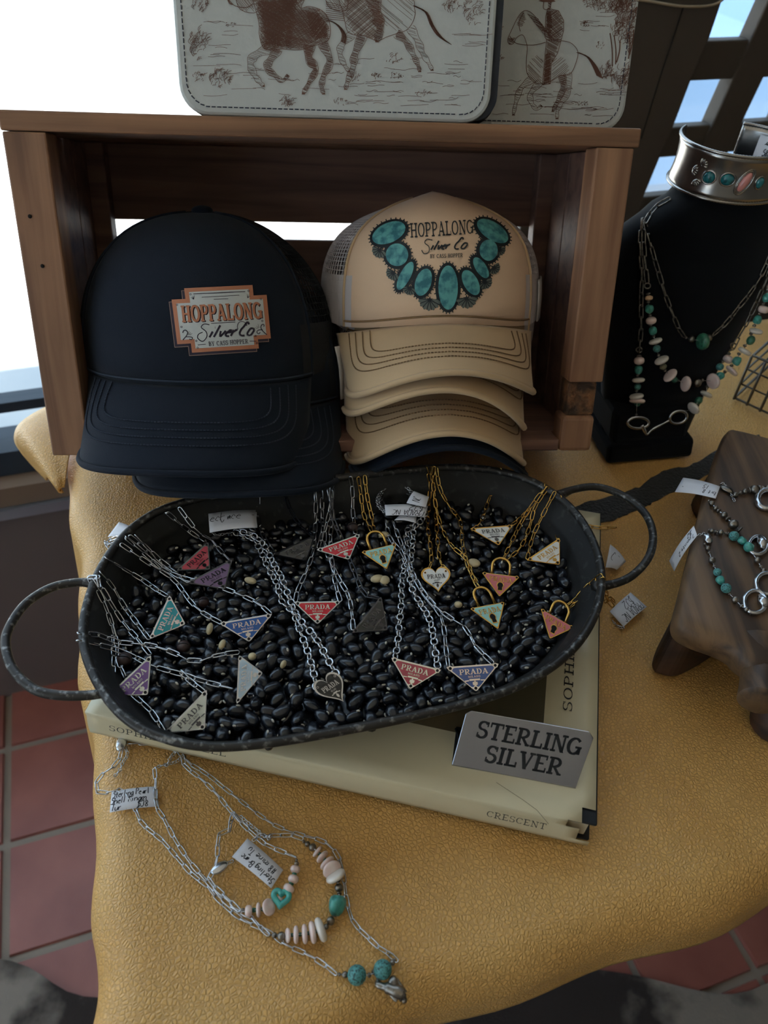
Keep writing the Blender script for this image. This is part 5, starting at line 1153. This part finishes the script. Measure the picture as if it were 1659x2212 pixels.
strand(n2, [(1068, 578, 's', 9), (1085, 590, 'f', 14), (1110, 606, 'S', 19), (1133, 627, 'p', 30), (1146, 640, 'g', 9), (1157, 652, 'p', 34), (1168, 664, 'g', 9), (1181, 682, 'p', 40), (1192, 695, 'g', 9), (1205, 714, 'p', 47), (1222, 745, 'w', 50), (1232, 766, 'f', 14), (1237, 802, 'S', 21), (1240, 830, 'r', 12), (1228, 885, 'o', 43), (1213, 938, 'r', 12), (1198, 962, 'S', 21), (1176, 990, 'f', 14), (1150, 1005, 'w', 57), (1130, 1012, 'g', 9), (1110, 1018, 'p', 50), (1090, 1022, 'g', 9), (1072, 1026, 'p', 44), (1050, 1028, 'g', 9), (1030, 1029, 'p', 40), (1010, 1031, 'g', 9), (990, 1033, 'p', 33), (959, 1037, 'S', 21), (925, 1033, 'f', 15), (902, 1030, 's', 9)], 2.242, 180, 1560, gz)
fl_chain(n2, [(345, 220), (400, 205), (455, 190), (480, 160)], .003, 'c'); fl_chain(n2, [(400, 215), (430, 160), (460, 140), (440, 125)], .004, 'c')
ptag(n2, [crop5(138, 338), crop5(352, 312), crop5(368, 408), crop5(128, 438)], .0012, [('Sterling Pearl', .03, .32, .078, .15), ('Shell Kingm', .0, .63, .092, .15), ('Turq.   $38', .02, .95, .095, .15)])
n3 = thing('bead_necklace', 'short silver necklace with a turquoise open heart between pink shell beads', 'necklace', G(600, 1945), group=GL)
fl_chain(n3, [(755, 912), (700, 855), (640, 800), (606, 770), (640, 700), (652, 620), (650, 570), (668, 532), (725, 515), (712, 490), (732, 452), (726, 440)], .0052)
fl_chain(n3, [(1030, 655), (960, 625), (880, 590), (830, 548), (770, 492), (732, 448)], .0052)
fl_chain(n3, [(760, 455), (800, 490), (850, 530), (895, 560)], .006, 'c'); fl_chain(n3, [(725, 670), (690, 690), (655, 710)], .004, 'c'); fl_chain(n3, [(820, 575), (860, 545), (895, 560), (912, 545), (895, 570)], .0065, 'c')
MB().ell(G(*crop5(660, 705), .005), V((.005, .004, 0)), V((-.002, .003, 0)), V((0, 0, .002)), 10, 8).build('lobster_clasp', M_sil, n3)
strand(n3, [(760, 912, 's', 8), (773, 912, 'S', 12), (800, 915, 'P', 27), (826, 910, 'g', 11), (848, 909, 'p', 33), (873, 905, 'g', 12), (898, 896, 'p', 39)], 2.242, 180, 1560, gz)
strand(n3, [(940, 862, 's', 5), (953, 856, 'P', 17), (972, 835, 's', 5), (995, 806, 'P', 28), (1008, 779, 'g', 13), (1017, 760, 'P', 26), (1022, 735, 'g', 12), (1026, 712, 'P', 24), (1033, 685, 'S', 12), (1033, 668, 's', 8)], 2.242, 180, 1560, gz)
hp = []
for i in range(40):
    t = 2 * pi * i / 40; x = 16 * sin(t) ** 3; y = 13 * cos(t) - 5 * cos(2 * t) - 2 * cos(3 * t) - cos(4 * t); a = radians(-8); X_, Y_ = x * cos(a) - y * sin(a), x * sin(a) + y * cos(a); hp.append(G(*crop5(958 + X_ * 2.35, 850 - Y_ * 2.6), .0045))
MB().tube(hp, .0019, 10, True).build('open_heart', mat('turquoise_glaze', srgb(74, 178, 166), .2, coat=.6, var=(srgb(58, 140, 132), 90, .4, .7)), n3)
ptag(n3, [crop5(955, 760), crop5(905, 806), crop5(720, 650), crop5(795, 563)][::1] if False else [crop5(910, 805), crop5(720, 652), crop5(795, 563), crop5(968, 716)], .0024, [('Sterling Branc', .03, .40, .078, .15), ('#8 mine Tu', .10, .80, .094, .15)])
# ================================================================== velvet bust
M_velvet = mat('black_velvet', srgb(10, 11, 15), .95, sheen=.12, spec=.1)
bl0, bl1 = G(1318, 1004, 0.0022), G(1495, 988, 0.0022); bwd = (bl1 - bl0).normalized(); bbk = V((-bwd.y, bwd.x, 0)); bmid = (bl0 + bl1) / 2
BN = (-bbk * cos(radians(14)) + V((0, 0, 1)) * sin(radians(14))).normalized()
bust = thing('display_bust', 'black velvet necklace bust standing right of the crate', 'bust', V((bmid.x, bmid.y, .002)))
BP0 = bmid + bbk * .012
rows = [(985, 96, .020), (940, 104, .022), (900, 112, .026), (860, 122, .028), (800, 140, .032), (720, 165, .036), (640, 190, .040), (580, 203, .042), (530, 203, .042), (500, 192, .040), (475, 166, .038), (452, 138, .040), (436, 112, .038), (415, 102, .036), (390, 98, .034), (370, 96, .034)]
axis = lambda y: 1405 + .371 * (960 - y)
secs = []
for y, hw, dp in rows:
    P = PL(axis(y), y, BP0, BN); s_ = (P - CAM).dot(FW) / FPX; secs.append((P, hw * s_, dp))
mb = MB(); NS = 36
for P, w, dp in secs:
    for k in range(NS):
        a = 2 * pi * k / NS; c, s_ = cos(a), sin(a); f = lambda q, e: math.copysign(abs(q) ** e, q); mb.v.append(P - BN * dp + bwd * (w * f(c, .8)) + BN * (dp * f(s_, .8)))
for j in range(len(secs) - 1):
    for k in range(NS): mb.f.append((j * NS + k, j * NS + (k + 1) % NS, (j + 1) * NS + (k + 1) % NS, (j + 1) * NS + k)); mb.m.append(0)
mb.f += [tuple(range(NS))[::-1], tuple(range((len(secs) - 1) * NS, len(secs) * NS))]; mb.m += [0, 0]
bv_, bf_ = list(mb.v), list(mb.f); mb.build('bust_form', M_velvet, bust)
mb = MB(); q = [bl0 - bwd * .004, bl1, bl1 + bbk * .10, bl0 + bbk * .10 - bwd * .004]
tpq = [G(1292, 868, .055), G(1480, 905, .045)]
mb.hexa(q, [p + V((0, 0, .020)) + bbk * .006 for p in q]); bf_ += [tuple(i + len(bv_) for i in f) for f in mb.f]; bv_ += mb.v; mb.build('base', M_velvet, bust, smooth=False, bevel=.004)
mb = MB(); q = [bl0 + bbk * .01, bl1 - bwd * .006 + bbk * .01, bl1 - bwd * .006 + bbk * .08, bl0 + bbk * .08]; mb.hexa([p + V((0, 0, .018)) for p in q], [p + V((0, 0, .055)) + bbk * .012 for p in q]); bf_ += [tuple(i + len(bv_) for i in f) for f in mb.f]; bv_ += mb.v; mb.build('pedestal', M_velvet, bust, smooth=False, bevel=.006)
bust_bvh = BVHTree.FromPolygons(bv_, bf_)
C6 = (2.988, 1240, 280)
def bpos(px, py, r):
    h = hit(bust_bvh, px, py, r + .0006)
    if h: return h[0]
    return PL(px, py, BP0, BN) + BN * (r + .002)
def b_chain(root, pts, kind='b', off=.0012): chain(root, [bpos(C6[1] + x / C6[0], C6[2] + y / C6[0], off) for x, y in pts], kind, nrm=BN)
GBU = 'necklaces hanging on the velvet bust'
r1 = thing('bust_necklace', 'upper bust necklace, one green turquoise bead between two fluted silver beads', 'necklace', bpos(1505, 730, 0), group=GBU)
b_chain(r1, [(620, 455), (540, 500), (480, 570), (462, 610), (490, 720), (530, 880), (590, 1080), (630, 1180), (670, 1285), (705, 1335)]); b_chain(r1, [(895, 1318), (970, 1250), (1050, 1150), (1130, 1050), (1200, 940), (1262, 800), (1300, 700)])
strand(r1, [(718, 1340, 's', 9), (745, 1345, 'f', 23), (798, 1350, 'G', 54), (855, 1335, 'f', 23), (885, 1325, 's', 9)], *C6, bpos)
r2 = thing('bust_necklace', 'middle bust necklace strung all round with pink shell and turquoise beads', 'necklace', bpos(1500, 825, 0), group=GBU)
b_chain(r2, [(455, 590), (450, 700), (455, 830), (470, 985)], 'b', .0024)
strand(r2, [(475, 1055, 'r', 16), (477, 1080, 'h', 25), (475, 1108, 's', 13), (480, 1150, 't', 27), (487, 1195, 's', 12), (490, 1223, 'P', 33), (490, 1255, 's', 12), (500, 1290, 't', 26), (508, 1330, 's', 11), (512, 1352, 'w', 42), (525, 1405, 'T', 25), (538, 1452, 's', 11), (545, 1472, 'w', 46), (565, 1522, 'B', 21), (580, 1550, 's', 11), (595, 1568, 'p', 50), (637, 1605, 'g', 20), (665, 1615, 's', 9), (692, 1622, 'p', 50), (735, 1622, 's', 13), (775, 1622, 'f', 29), (815, 1612, 's', 13), (855, 1602, 'p', 52), (885, 1590, 's', 12), (920, 1577, 't', 27), (960, 1555, 's', 12), (985, 1537, 'p', 46), (1003, 1515, 's', 12), (1028, 1480, 't', 28), (1050, 1440, 's', 12), (1068, 1413, 'w', 45), (1088, 1387, 's', 12), (1118, 1348, 'g', 26), (1128, 1310, 's', 12), (1142, 1285, 'w', 42), (1148, 1258, 's', 12), (1160, 1215, 't', 27), (1180, 1180, 's', 12), (1195, 1148, 'P', 34), (1205, 1118, 's', 12), (1220, 1075, 't', 28), (1232, 1028, 's', 12), (1242, 1000, 'P', 32)], *C6, bpos)
b_chain(r2, [(1245, 985), (1262, 900), (1290, 800)], 'b', .0024)
r3 = thing('bust_necklace', 'lowest bust necklace ending in a silver snaffle bit', 'necklace', bpos(1420, 905, 0), group=GBU)
b_chain(r3, [(445, 600), (430, 760), (437, 900), (432, 1100), (428, 1280), (416, 1430)], 'b', .0034); b_chain(r3, [(1000, 1410), (1030, 1350), (1085, 1260), (1130, 1160), (1170, 1080), (1210, 980), (1262, 860)], 'b', .0034)
strand(r3, [(417, 1455, 'r', 16), (414, 1480, 'P', 33), (416, 1508, 's', 12), (411, 1542, 't', 27), (407, 1578, 's', 12), (408, 1602, 'w', 40), (405, 1650, 'T', 22), (400, 1680, 's', 11), (395, 1705, 'w', 45), (402, 1752, 'g', 22), (393, 1795, 'p', 50), (396, 1835, 's', 8)], *C6, bpos)
strand(r3, [(710, 1815, 's', 8), (745, 1783, 'w', 44), (783, 1738, 'g', 24), (820, 1690, 'w', 40), (845, 1650, 's', 12), (872, 1600, 'P', 30), (918, 1520, 'T', 24), (945, 1490, 's', 12), (962, 1468, 'P', 33), (985, 1440, 's', 12), (998, 1418, 's', 9)], *C6, bpos)
def b_ring(cx, cy, rx, ry, rt=0): return [bpos(C6[1] + (cx + rx * cos(a) * cos(rt) - ry * sin(a) * sin(rt)) / C6[0], C6[2] + (cy + rx * cos(a) * sin(rt) + ry * sin(a) * cos(rt)) / C6[0], .003) for a in [2 * pi * i / 24 for i in range(24)]]
MB().tube(b_ring(402, 1885, 68, 36), .0017, 8, True).build('bit_ring', M_sil, r3); MB().tube(b_ring(660, 1850, 56, 40, -.3), .0017, 8, True).build('bit_ring', M_sil, r3)
MB().tube(catmull([bpos(C6[1] + x / C6[0], C6[2] + y / C6[0], .003) for x, y in ((425, 1900), (440, 1930), (458, 1960), (485, 1935), (510, 1918), (555, 1895), (605, 1868))], 4), [.0022] * 6 + [.0014] * 8 + [.0018] * 6 + [.0014] * 5, 8).build('mouth_bar', M_sil, r3)
for x, y in ((470, 1003), (1008, 1385), (417, 1415)): MB().tube(b_ring(x, y, 17, 17), .0007, 6, True).build('jump_ring', M_osil, r2 if x == 470 else r3)

# ================================================================== cuff bracelet on the neck of the bust
M_cuff = mat('worn_silver', srgb(168, 162, 156), .24, 1.0, bump=(90, .12, 'noise', .001)); M_tqd = mat('deep_turquoise', srgb(30, 120, 126), .25, coat=.5, var=(srgb(24, 82, 84), 300, .45, .65)); M_pk = mat('pink_opal', srgb(214, 140, 132), .25, coat=.5)
P, w, dp = secs[-2]; Cc = P - BN * dp; s_ = (P - CAM).dot(FW) / FPX
Cc = Cc + V((0, 0, -.002)); cw, cdp, chh = .0515, .046, .040
def cuffp(a, t, k=1.0): fl = 1 + .05 * (abs(2 * t - 1) ** 2); return Cc + bwd * (cw * k * fl * cos(a)) + bbk * (cdp * k * fl * sin(a)) + V((0, 0, chh * (t - .12)))
A0c, A1c = radians(132), radians(420)     # open at the back
cuff = thing('cuff_bracelet', 'wide silver cuff with turquoise and pink stones around the bust\'s neck', 'bracelet', Cc)
mb = MB(); mb.grid(lambda u, v: cuffp(A0c + (A1c - A0c) * u, v), 60, 8); cuff_bvh = BVHTree.FromPolygons(mb.v, mb.f); bo = mb.build('band', M_cuff, cuff); md = bo.modifiers.new('t', 'SOLIDIFY'); md.thickness = .0016; md.offset = 0
for t in (.0, 1.):
    mb = MB(); n = 200; mb.tube([cuffp(A0c + (A1c - A0c) * i / n, t, 1.0) for i in range(n + 1)], [.0015 + .0004 * (i % 2) for i in range(n + 1)], 6); mb.build('rope_edge', M_cuff, bo)
C7 = (4.807, 1400, 0)
def cpos(x, y, off): h = hit(cuff_bvh, C7[1] + x / C7[0], C7[2] + y / C7[0], off); return h
def stone(x, y, rx, ry, rt, m, rope=False):
    h = cpos(x, y, .0008)
    if not h: return
    p, n = h; s_ = (p - CAM).dot(FW) / FPX / C7[0]; X = (RT - n * RT.dot(n)).normalized(); Y = n.cross(X); c, q = cos(rt), sin(rt); A = (X * c + Y * q) * rx * s_; B = (Y * c - X * q) * ry * s_
    st = MB().ell(p, A, B, n * .0032, 18, 8).build('stone', m, cuff)
    mb = MB(); mb.tube([p + A * (1.12 * cos(k * pi / 12)) + B * (1.12 * sin(k * pi / 12)) for k in range(24)], [.0011, .0008] * 12, 6, True); mb.build('bezel', M_cuff, st)
    if rope: mb = MB(); mb.tube([p + A * (1.42 * cos(k * pi / 20)) + B * (1.28 * sin(k * pi / 20)) for k in range(40)], [.0012, .0008] * 20, 6, True); mb.build('rope_bezel', M_cuff, st)
stone(635, 1840, 62, 58, .3, M_tqd); stone(825, 1862, 66, 58, 0, M_tqd); stone(1000, 1888, 46, 105, -.42, M_pk, True); stone(1155, 1895, 46, 56, 0, M_tqd)
for x, y, a in ((470, 1760, 0), (560, 1710, .8), (500, 1860, -1.2)):
    h = cpos(x, y, .001)
    if h:
        p, n = h; X = (RT - n * RT.dot(n)).normalized(); Y = n.cross(X); mb = MB()
        for k in range(5): b = a + (k - 2) * .45; d_ = X * cos(b) + Y * sin(b); mb.ell(p + d_ * .003, d_ * .0034, n.cross(d_) * .0013, n * .0012, 8, 6)
        mb.build('silver_flower', M_cuff, cuff)
def inner(u, v, k=.975): a = radians(38) - radians(30) * u; return cuffp(a + radians(0), .30 + .55 * v, k)
mb = MB(); mb.grid(lambda u, v: inner(u, v), 6, 4); stk = mb.build('price_sticker', M_tag, cuff)
d = D2(); d.hand('Hopper', (.9, .82), (-.13, 0), (0, -.13), .035, 0, jit=.05); d.hand('$785', (.8, .52), (-.14, 0), (0, -.13), .035, 0, jit=.05); d.hand('inch se', (.95, .22), (-.12, 0), (0, -.13), .035, 0, jit=.05)
d.build('handwriting', lambda x, y: inner(min(1, max(0, x)), min(1, max(0, y)), .968), [M_pen], stk)

# ================================================================== wooden paddle stand with bracelets
M_pad = wood_mat('dark_stained_wood', srgb(62, 44, 30), srgb(112, 84, 56), 1.2, 1, .55); M_padd = wood_mat('dark_stained_wood_leg', srgb(44, 28, 18), srgb(84, 56, 36), 1.0, 0, .6)
C4 = (3.16, 1220, 900); ZP = .078
pad = thing('paddle_riser', 'dark stained wooden paddle board stand at the right edge', 'stand', G(1600, 1250, .002))
otl = [(1118, 78), (1060, 180), (985, 440), (900, 760), (830, 1060), (775, 1290), (772, 1370), (810, 1425), (920, 1480), (1060, 1530), (1170, 1585), (1225, 1640), (1330, 1700), (1500, 1700), (1620, 1620), (1900, 1500), (2150, 1150), (2250, 700), (2150, 350), (1800, 230), (1400, 130), (1200, 80)]
OL = [G(C4[1] + x / C4[0], C4[2] + y / C4[0], ZP) for x, y in otl]; OL = catmull(OL, 4, True)
cxy = sum(OL, V()) / len(OL)
mb = MB(); mb.v = []
def shr(d, z): return [V((p.x + (cxy.x - p.x) / max(.02, (cxy - p).length) * d, p.y + (cxy.y - p.y) / max(.02, (cxy - p).length) * d, z)) for p in OL]
LL = [shr(.006, ZP - .026), shr(.001, ZP - .020), shr(.0, ZP - .007), shr(.003, ZP - .0015), shr(.008, ZP)]
for L in LL: mb.v += L
n = len(OL)
for k in range(len(LL) - 1):
    for i in range(n): mb.f.append((k * n + i, k * n + (i + 1) % n, (k + 1) * n + (i + 1) % n, (k + 1) * n + i)); mb.m.append(0)
mb.f += [tuple(range(n))[::-1], tuple(range(4 * n, 5 * n))]; mb.m += [0, 0]
mb.build('board', M_pad, pad)
h0, h1 = G(1641, 1400, ZP - .014), G(1640, 1518, ZP - .014)
MB().tube([h0, h0.lerp(h1, .2), h0.lerp(h1, .45), h0.lerp(h1, .8), h0.lerp(h1, .96), h1], [.020, .0145, .0128, .0136, .0146, .0125], 20).build('handle', M_pad, pad, sharp=.8)
def leg(a, b, c, d_, e): return [V((p.x, p.y, p.z)) for p in (a, b, c, d_, e)]
mb = MB(); lb = catmull([G(1405, 1440, .002), G(1432, 1462, .002), G(1472, 1460, .002), G(1540, 1420, .002), G(1580, 1380, .002), G(1520, 1330, .002), G(1440, 1370, .002)], 4, True); lc = sum(lb, V()) / len(lb); tp_ = G(1545, 1330, ZP - .03)
mb.hexa([V((p.x, p.y, .0022)) for p in lb], [V((tp_.x + (p.x - lc.x) * .95, tp_.y + (p.y - lc.y) * .95 + .012, ZP - .0265)) for p in lb]); mb.build('leg', M_padd, pad, smooth=False, bevel=.003)
_f = G(1672, 1562, .006); _t = G(1700, 1380, ZP - .032); MB().tube([V((_f.x, _f.y, .0025)), V((_f.x, _f.y, .012)), _t], [.017, .019, .017], 16).build('leg', M_padd, pad, sharp=.8)
for x, y in ((1545, 1110), (1780, 1180)):
    c = G(x, y, .002); mb = MB(); mb.lathe([(.022, 0), (.025, .004), (.020, ZP - .0285)], V((c.x, c.y, .0022)), (0, 0, 1), 18); mb.build('leg', M_padd, pad, sharp=.8)
def ppos(px, py, r): return G(px, py, ZP + max(.0008, r) + .0003)
def p_chain(root, pts, kind='c'): chain(root, [ppos(C4[1] + x / C4[0], C4[2] + y / C4[0], .001) for x, y in pts], kind)
def p_ring(cx, cy, rx, ry, r=.0014): return MB().tube([ppos(C4[1] + (cx + rx * cos(a)) / C4[0], C4[2] + (cy + ry * sin(a)) / C4[0], r) for a in [2 * pi * i / 24 for i in range(24)]], [r * (1 + .12 * (i % 2)) for i in range(24)], 8, True)
GP = 'bracelets laid over the paddle stand'
k1 = thing('bead_bracelet', 'silver bead bracelet with white tag at the top of the paddle stand', 'bracelet', ppos(1600, 1080, 0), group=GP)
strand(k1, [(1140, 548, 's', 10), (1165, 533, 'f', 20), (1198, 520, 's', 13), (1230, 511, 'S', 20), (1260, 503, 'r', 20), (1292, 497, 'S', 30), (1325, 490, 'r', 24), (1350, 488, 's', 16), (1385, 486, 'S', 20), (1420, 480, 'S', 20)], *C4, ppos)
strand(k1, [(985, 575, 's', 10), (1003, 592, 'f', 20), (1030, 625, 'S', 17), (1053, 645, 'r', 18), (1088, 671, 'S', 24), (1115, 700, 'r', 20), (1150, 735, 'S', 35), (1195, 772, 'r', 24)], *C4, ppos)
p_chain(k1, [(1060, 460), (1085, 455), (1100, 480), (1130, 520), (1150, 560), (1160, 580)]); p_ring(1375, 565, 62, 62, .0026).build('horseshoe_ring', M_sil, k1)
MB().ell(ppos(C4[1] + 1105 / C4[0], C4[2] + 495 / C4[0], .002), V((.005, -.004, 0)), V((.002, .003, 0)), V((0, 0, .002)), 10, 8).build('lobster_clasp', M_osil, k1)
c4 = lambda x, y: (C4[1] + x / C4[0], C4[2] + y / C4[0])
ptag(k1, [c4(1030, 560), c4(752, 515), c4(808, 418), c4(1060, 478)], [ZP + .003, ZP - .012, ZP - .012, ZP + .004], [('bit 8.', .04, .45, .085, .14), ('QUIS', .1, .8, .085, .14), ('-', .85, .5, .06, .1)])
k2 = thing('bead_bracelet', 'silver bracelet with turquoise bead clusters and snaffle rings below the tag', 'bracelet', ppos(1590, 1240, 0), group=GP)
strand(k2, [(985, 775, 's', 9), (1003, 780, 'f', 17), (1030, 785, 's', 11), (1065, 790, 'S', 20), (1100, 796, 's', 10), (1118, 797, 's', 11), (1155, 815, 'T', 34), (1210, 847, 't', 28), (1256, 890, 't', 33), (1283, 935, 's', 12), (1315, 980, 'S', 24), (1338, 1025, 's', 13), (1358, 1050, 'f', 18)], *C4, ppos)
strand(k2, [(955, 870, 's', 9), (978, 898, 'f', 19), (987, 930, 's', 11), (1005, 980, 'S', 24), (1020, 1022, 's', 12), (1042, 1062, 'T', 28), (1062, 1117, 't', 30), (1102, 1171, 'T', 35), (1126, 1210, 's', 12), (1163, 1250, 'S', 25), (1207, 1293, 's', 15), (1240, 1318, 'f', 20), (1268, 1345, 's', 9)], *C4, ppos)
for x, y, rx, ry in ((1318, 880, 62, 62), (1375, 1140, 72, 72), (1298, 1265, 76, 76)): p_ring(x, y, rx, ry, .0018).build('snaffle_ring', M_sil, k2)
for x0, y0, x1, y1 in ((1330, 820, 1350, 900), (1330, 1225, 1365, 1300)): MB().tube([ppos(*c4(x0, y0), .003), ppos(*c4((x0 + x1) / 2 + 6, (y0 + y1) / 2), .004), ppos(*c4(x1, y1), .003)], [.002, .0042, .002], 10).build('bit_bar', M_sil, k2)
MB().ell(ppos(*c4(978, 830), .002), V((.0035, -.001, 0)), V((.001, .006, 0)), V((0, 0, .002)), 10, 8).build('lobster_clasp', M_sil, k2); p_chain(k2, [(900, 812), (930, 805), (955, 795)])
ptag(k2, [c4(905, 812), c4(748, 1056), c4(714, 985), c4(882, 745)], [ZP + .003, .05, .05, ZP + .003], [('7 points 2', .06, .45, .08, .14), ('$241', .1, .85, .1, .14)])

# ================================================================== wire basket at the far right
M_wire = mat('grey_wire', srgb(96, 92, 86), .5, .5)
bk_ = thing('wire_basket', 'grey wire basket beside the bust at the right edge', 'basket', G(1655, 860, .002))
def wb(px, py, z): return G(px, py, z)
w0, w1 = G(1585, 862, .003), G(1700, 915, .003); wd_ = (w1 - w0); wn_ = V((-wd_.y, wd_.x, 0)).normalized(); 
for k in range(5): MB().tube([w0.lerp(w1, k / 4), w0.lerp(w1, k / 4) + V((0, 0, .06)) - wn_ * .004], .0016, 6).build('upright_wire', M_wire, bk_)
for z in (.002, .022, .042, .06): MB().tube([w0 + V((0, 0, z)), w1 + V((0, 0, z)), w1 + wn_ * .12 + V((0, 0, z)), w0 + wn_ * .12 + V((0, 0, z))], .0018 if z in (.002, .06) else .0014, 6, True).build('ring_wire', M_wire, bk_)
